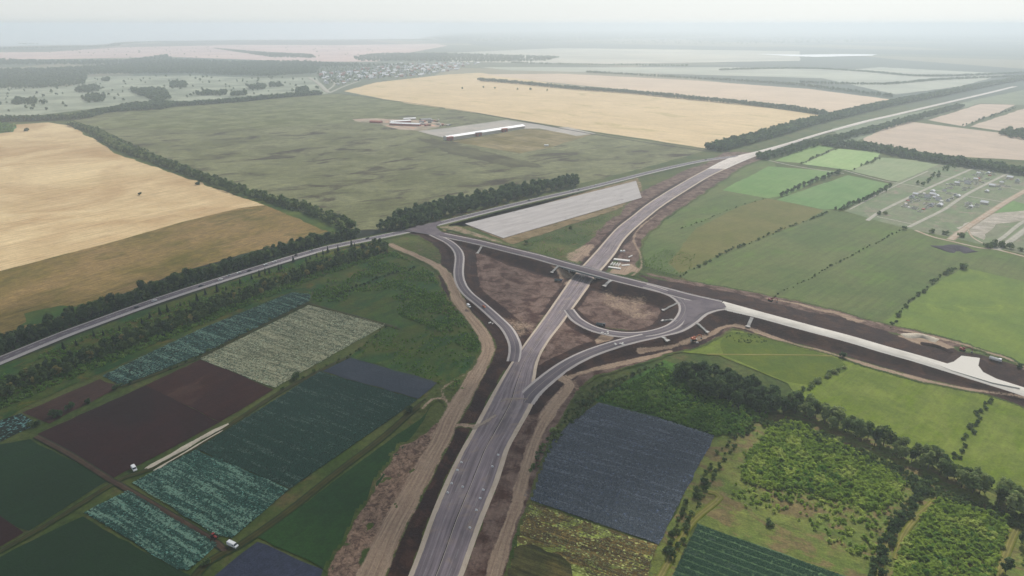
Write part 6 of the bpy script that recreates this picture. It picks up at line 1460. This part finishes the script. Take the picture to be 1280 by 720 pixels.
for (pix, wd, m, lab) in [
    ([(1084, 276), (1100, 265), (1130, 250), (1170, 231), (1220, 209)], 6, TM3, 'first pale road through the housing plots from the left'),
    ([(1136, 284), (1150, 277), (1180, 262), (1212, 241), (1262, 216)], 6, TM3, 'second pale road through the housing plots'),
    ([(1188, 300), (1208, 285), (1240, 264), (1262, 250), (1300, 228)], 9, TM5, 'third road through the housing plots, reddish at its lower end'),
    ([(1237, 308), (1255, 296), (1275, 280), (1300, 264)], 6, TM3, 'short pale road at the right edge of the plots'),
    ([(1245, 312), (1262, 302), (1285, 285), (1310, 268)], 9, TM3, 'broad pale road at the right edge of the plots'),
    ([(1055, 213), (1100, 225), (1140, 232), (1165, 237), (1208, 245), (1255, 253)], 3.5, TM3, 'pale cross road through the housing plots'),
    ([(950, 198), (985, 206), (1020, 212), (1055, 217)], 4, TM3, 'thin pale road below the small green fields'),
    ([(1144, 288), (1165, 296), (1190, 302), (1225, 310), (1245, 312), (1300, 326)], 4.5, TM5, 'reddish dirt road along the lower edge of the plots'),
    ([(1096, 271), (1120, 276), (1142, 281)], 3, TM3, 'thin track joining the lower ends of the first two plot roads'),
    ([(1170, 219), (1190, 222), (1212, 226), (1240, 230), (1275, 238)], 3, TM3, 'thin upper cross track through the housing plots'),
    ([(1062, 262), (1085, 250), (1120, 232), (1160, 214)], 3, TM3, 'thin pale track left of the first plot road'),
    ([(1210, 287), (1216, 297), (1232, 306)], 2.5, TM5, 'little curved path between the plot roads'),
    ([(386, 97), (398, 104), (407, 113), (412, 116)], 22, TM3, 'pale road entering the village from the left'),
    ([(404, 96), (418, 104), (408, 114)], 10, TM3, 'pale village street'), ([(412, 116), (430, 108), (450, 101)], 14, TM3, 'pale road along the right edge of the village'),
    ([(595, 141), (640, 149), (720, 164), (800, 177), (890, 190)], 6, field_mat('ditch_dark', C3(96, 104, 94, 160), C3(110, 116, 104, 160), 0, grain=3), 'dark track along the lower edge of the gold wheat'),
    ([(415, 116), (500, 127), (595, 141)], 6, bpy.data.materials['ditch_dark'], 'dark track between the dark grass and the gold wheat')]:
    track(pix, wd, m, lab, .3)

# ---- the long shed and the U-shaped building
def rot2(a): return Matrix.Rotation(a, 4, 'Z')
def shed(a, b, wdt, h, label):
    A_ = np.array(P(*a)); B_ = np.array(P(*b)); Ls = float(np.linalg.norm(B_ - A_)); t_ = math.atan2(*(B_ - A_)[::-1])
    root = empty('long_shed', (A_[0], A_[1], 0), t_); tag(root, label, 'shed')
    MB().box(0, Ls, 0, wdt, 0, h).build('wall', M_CREAM, root)
    MB().add([(-1, -1, h), (Ls + 1, -1, h), (Ls + 1, wdt + 1, h), (-1, wdt + 1, h), (-1, wdt / 2, h + 3), (Ls + 1, wdt / 2, h + 3)], [(0, 1, 5, 4), (2, 3, 4, 5), (0, 4, 3), (1, 2, 5)]).build('roof', M_SHEDW, root)
    n = 3
    for i in range(n):
        x = [3, Ls * .36, Ls * .70][i]; g = MB(); g.box(x - 7, x + 7, -7, -0.005, 0, h + 1.5); e = g.build('gatehouse', M_BRICK, root); MB().box(x - 7.6, x + 7.6, -7.6, 0.2, h + 1.502, h + 2.1).build('roof', M_BRICK if i != 1 else M_GREYR, e)
        MB().box(x - 2, x + 2, -7.06, -7.01, 0, 4).build('door', M_DKST, e)
shed((560, 175.5), (656, 160.5), 16, 6, 'very long white-roofed shed with three red brick gatehouses')
def lblock(a, b, wdt, h, nm, label, cat, roof, wall):
    A_ = np.array(P(*a)); B_ = np.array(P(*b)); Ls = float(np.linalg.norm(B_ - A_)); t_ = math.atan2(*(B_ - A_)[::-1])
    root = empty(nm, (A_[0], A_[1], 0), t_); tag(root, label, cat)
    MB().box(0, Ls, 0, wdt, 0, h).build('wall', wall, root); MB().add([(-.6, -.6, h), (Ls + .6, -.6, h), (Ls + .6, wdt + .6, h), (-.6, wdt + .6, h), (-.6, wdt / 2, h + 2), (Ls + .6, wdt / 2, h + 2)], [(0, 1, 5, 4), (2, 3, 4, 5), (0, 4, 3), (1, 2, 5)]).build('roof', roof, root)
lblock((487, 156.5), (524, 158), 14, 5, 'farm_building', 'white-roofed building with red walls left of the long shed, nearest wing', 'building', M_SHEDW, M_BRICK)
lblock((489, 154.8), (514, 153.2), 13, 5, 'farm_building', 'white-roofed rear wing left of the long shed', 'building', M_SHEDW, M_BRICK)
lblock((527, 151.5), (540, 150.8), 12, 4, 'farm_building', 'small grey-roofed building at the top of the trampled ground', 'building', M_GREYR, M_CREAM)
lblock((462, 153.5), (476, 154.2), 10, 4, 'farm_building', 'low reddish building at the left end of the building site', 'building', M_BRICK, M_BRICK)
lblock((505, 150.5), (520, 149.8), 10, 4, 'farm_building', 'low pale building behind the white-roofed wings', 'building', M_SHEDW, M_CREAM)
r = random.Random(5)
for i in range(18):
    a, b = r.uniform(526, 562), r.uniform(149.5, 158); x, y = P(a, b); g = MB(); l, w_, h = r.uniform(5, 12), r.uniform(4, 7), r.uniform(2.5, 4); g.box(-l / 2, l / 2, -w_ / 2, w_ / 2, 0, h); g.box(-l / 2 - .4, l / 2 + .4, -w_ / 2 - .4, w_ / 2 + .4, h + .002, h + .4)
    tag(g.build('site_hut', [M_CREAM, M_GREYR, M_BRICK, M_TIMB][i % 4], None, 0, (x, y, 0), r.random() * 3), 'small ' + ['cream', 'grey', 'reddish', 'brown'][i % 4] + ' hut on the trampled ground left of the concrete apron', 'hut', 'huts left of the concrete apron')
x, y = P(683, 182.5); slab_thing((x, y, 0.3), 0.3, 9, 5, 2.4, 'site_container', 'lone white container on the striped soil in front of the shed', 'container', None, M_WHITE)

# ---- houses
def house_mesh(l, w_, h, wm, rm):
    mb = MB(); mb.box(-l / 2, l / 2, -w_ / 2, w_ / 2, 0, h); nf = len(mb.f); o = .5; rh = w_ * .38
    mb.add([(-l / 2 - o, -w_ / 2 - o, h), (l / 2 + o, -w_ / 2 - o, h), (l / 2 + o, w_ / 2 + o, h), (-l / 2 - o, w_ / 2 + o, h), (-l / 2 - o, 0, h + rh), (l / 2 + o, 0, h + rh)], [(0, 1, 5, 4), (2, 3, 4, 5), (0, 4, 3), (1, 2, 5)])
    me = bpy.data.meshes.new('house'); me.from_pydata(mb.v, [], mb.f); me.materials.append(wm); me.materials.append(rm)
    for i, p in enumerate(me.polygons): p.material_index = 1 if i >= nf else 0
    return me
M_BLUER = plain('blue_roof', (0.20, 0.27, 0.36), .5); M_REDR = plain('red_roof', (.32, .14, .11), .6); M_LITE = plain('pale_roof', (.70, .70, .70), .5)
HM = [(house_mesh(11, 8, 3.2, M_CREAM, M_LITE), 'pale-roofed'), (house_mesh(10, 9, 3.5, M_WHITE, M_GREYR), 'grey-roofed'), (house_mesh(12, 9, 4.5, M_BRICK, M_REDR), 'red-roofed'), (house_mesh(9, 7, 3.0, M_WHITE, M_BLUER), 'blue-roofed'), (house_mesh(14, 9, 3.5, M_WHITE, M_LITE), 'long pale-roofed')]
r = random.Random(12); cnt = 0
vil = fill([(396, 92), (440, 88), (500, 80), (600, 79.5), (580, 86), (545, 93), (500, 98), (455, 102), (425, 109), (412, 112)], 34, .42, .62, 200)
r.shuffle(vil); print('village', len(vil))
for (x, y) in vil[:280]:
    k = r.choice([0, 0, 1, 2, 3, 4, 4]); o = obj('house', HM[k][0], None, None, (x, y, 0), r.choice([0.3, 1.87]) + r.uniform(-.1, .1)); s = r.uniform(1.0, 1.7); o.scale = (s, s, s)
    tag(o, HM[k][1] + ' house in the far village beyond the gold wheat', 'house', 'houses of the far village')
def founds(pix, n, lab, grp, seed):
    r = random.Random(seed); pts = fill(pix, 10.5, .4, 1, seed); r.shuffle(pts); rt = ang((1136, 284), (1212, 241))
    for (x, y) in pts[:n]:
        k = r.random(); l, w_ = r.uniform(5, 11), r.uniform(4, 8)
        if k < .6:
            g = MB(); a, b = l / 2, w_ / 2; g.box(-a, a, -b, -b + .4, 0, .8); g.box(-a, a, b - .4, b, 0, .8); g.box(-a, -a + .4, -b + .402, b - .402, 0, .8); g.box(a - .4, a, -b + .402, b - .402, 0, .8)
            tag(g.build('house_foundation', M_CONC, None, 0, (x, y, .2), rt), 'pale walls of a started house ' + lab.replace('plot roads, ', 'roads, '), 'foundation', 'house foundations ' + grp)
        elif k < .82:
            o = obj('house', HM[r.choice([0, 0, 1])][0], None, None, (x, y, .2), rt + r.choice([0, 1.57])); s = r.uniform(.45, .8); o.scale = (s, s, s); tag(o, 'small new house ' + lab, 'house', 'new houses ' + grp)
        else:
            g = MB(); g.box(-l / 3, l / 3, -w_ / 3, w_ / 3, 0, 1.2, .3, .3); tag(g.build('material_stack', r.choice([M_TIMB, M_CONC_L, M_BRICK]), None, 0, (x, y, .2), rt), 'stack of building material ' + lab, 'material stack', 'building material ' + grp)
founds([(1120, 256), (1150, 240), (1182, 238), (1200, 246), (1172, 262), (1140, 266)], 44, 'between the first two plot roads, below the cross road', 'below the cross road', 21)
founds([(1175, 234), (1225, 212), (1250, 214), (1212, 240)], 40, 'between the first two plot roads, above the cross road', 'above the cross road', 22)
founds([(1200, 254), (1235, 252), (1222, 262), (1195, 258)], 9, 'right of the second plot road, below the cross road', 'right of the second plot road', 23)
founds([(1226, 236), (1262, 220), (1275, 228), (1240, 246)], 14, 'right of the second plot road, above the cross road', 'at the upper right plots', 24)

# ---- clouds overhead, out of the frame, shading parts of the land
def cloud(gx_, gy_, rx, ry, seed, alt=1100, dens=0.6):
    """a thin cumulus whose shade falls around ground point (gx_, gy_)"""
    cx_ = gx_ + S.x / S.z * alt; cy__ = gy_ + S.y / S.z * alt
    bm = bmesh.new(); bmesh.ops.create_icosphere(bm, subdivisions=5, radius=1.0)
    rr = random.Random(seed); ph = [rr.random() * 10 for _ in range(6)]
    for v in bm.verts:
        n_ = 1 + .16 * math.sin(3 * v.co.x + ph[0] + 2 * math.sin(2 * v.co.y + ph[1])) + .10 * math.sin(7 * v.co.y + ph[2]) + .07 * math.sin(11 * v.co.x + 9 * v.co.y + ph[3])
        v.co = Vector((v.co.x * rx * n_, v.co.y * ry * n_, v.co.z * (90 if v.co.z > 0 else 25) * n_))
    me = bpy.data.meshes.new('cloud'); bm.to_mesh(me); bm.free()
    for p in me.polygons: p.use_smooth = True
    o = obj('cloud', me, None, None, (cx_, cy__, alt)); return o, dens, rx, ry
def cloud_mat(dens):
    t = NT('cloud_vapour'); tc = t.n('ShaderNodeTexCoord'); p = tc.outputs['Object']
    nz = t.noise(p, 1 / 160.0, 5, .6); t.base((.8, .8, .8))
    lw = t.n('ShaderNodeNewGeometry'); dt = t.n('ShaderNodeVectorMath', operation='DOT_PRODUCT'); t.put(dt.inputs[0], lw.outputs['Normal']); dt.inputs[1].default_value = (0, 0, 1)
    edge = t.ramp(t.math('ABSOLUTE', dt.outputs['Value']), 0.25, 0.97)   # thin towards the rim
    k = t.math('MULTIPLY', t.math('MULTIPLY', edge, t.ramp(nz, .25, .55)), dens)
    tr = t.n('ShaderNodeBsdfTransparent'); ms = t.n('ShaderNodeMixShader'); t.put(ms.inputs[0], k)
    t.t.links.new(tr.outputs[0], ms.inputs[1]); t.t.links.new(t.bs.outputs[0], ms.inputs[2]); t.t.links.new(ms.outputs[0], t.out.inputs[0]); return t.m
CM = cloud_mat(0.34)
for (a, b, rx, ry, sd, lab) in CLOUDS:
    x, y = P(a, b); o, d_, _, _ = cloud(x, y, rx, ry, sd); o.data.materials.append(CM); tag(o, lab, 'cloud')

# ---- haze
hb = MB().box(-85000, 85000, -1500, 84000, -1.2, 256.0).mesh('haze')
t = NT('haze_air'); t.t.nodes.remove(t.bs)
pv = t.n('ShaderNodeVolumePrincipled'); pv.inputs['Color'].default_value = HAZE_COL + (1,); pv.inputs['Density'].default_value = HAZE; pv.inputs['Anisotropy'].default_value = HAZE_G
t.t.links.new(pv.outputs[0], t.out.inputs['Volume'])
t.m.cycles.homogeneous_volume = True
tag(obj('haze', hb, t.m), 'pale summer haze over the whole plain', 'haze', None, 'stuff')
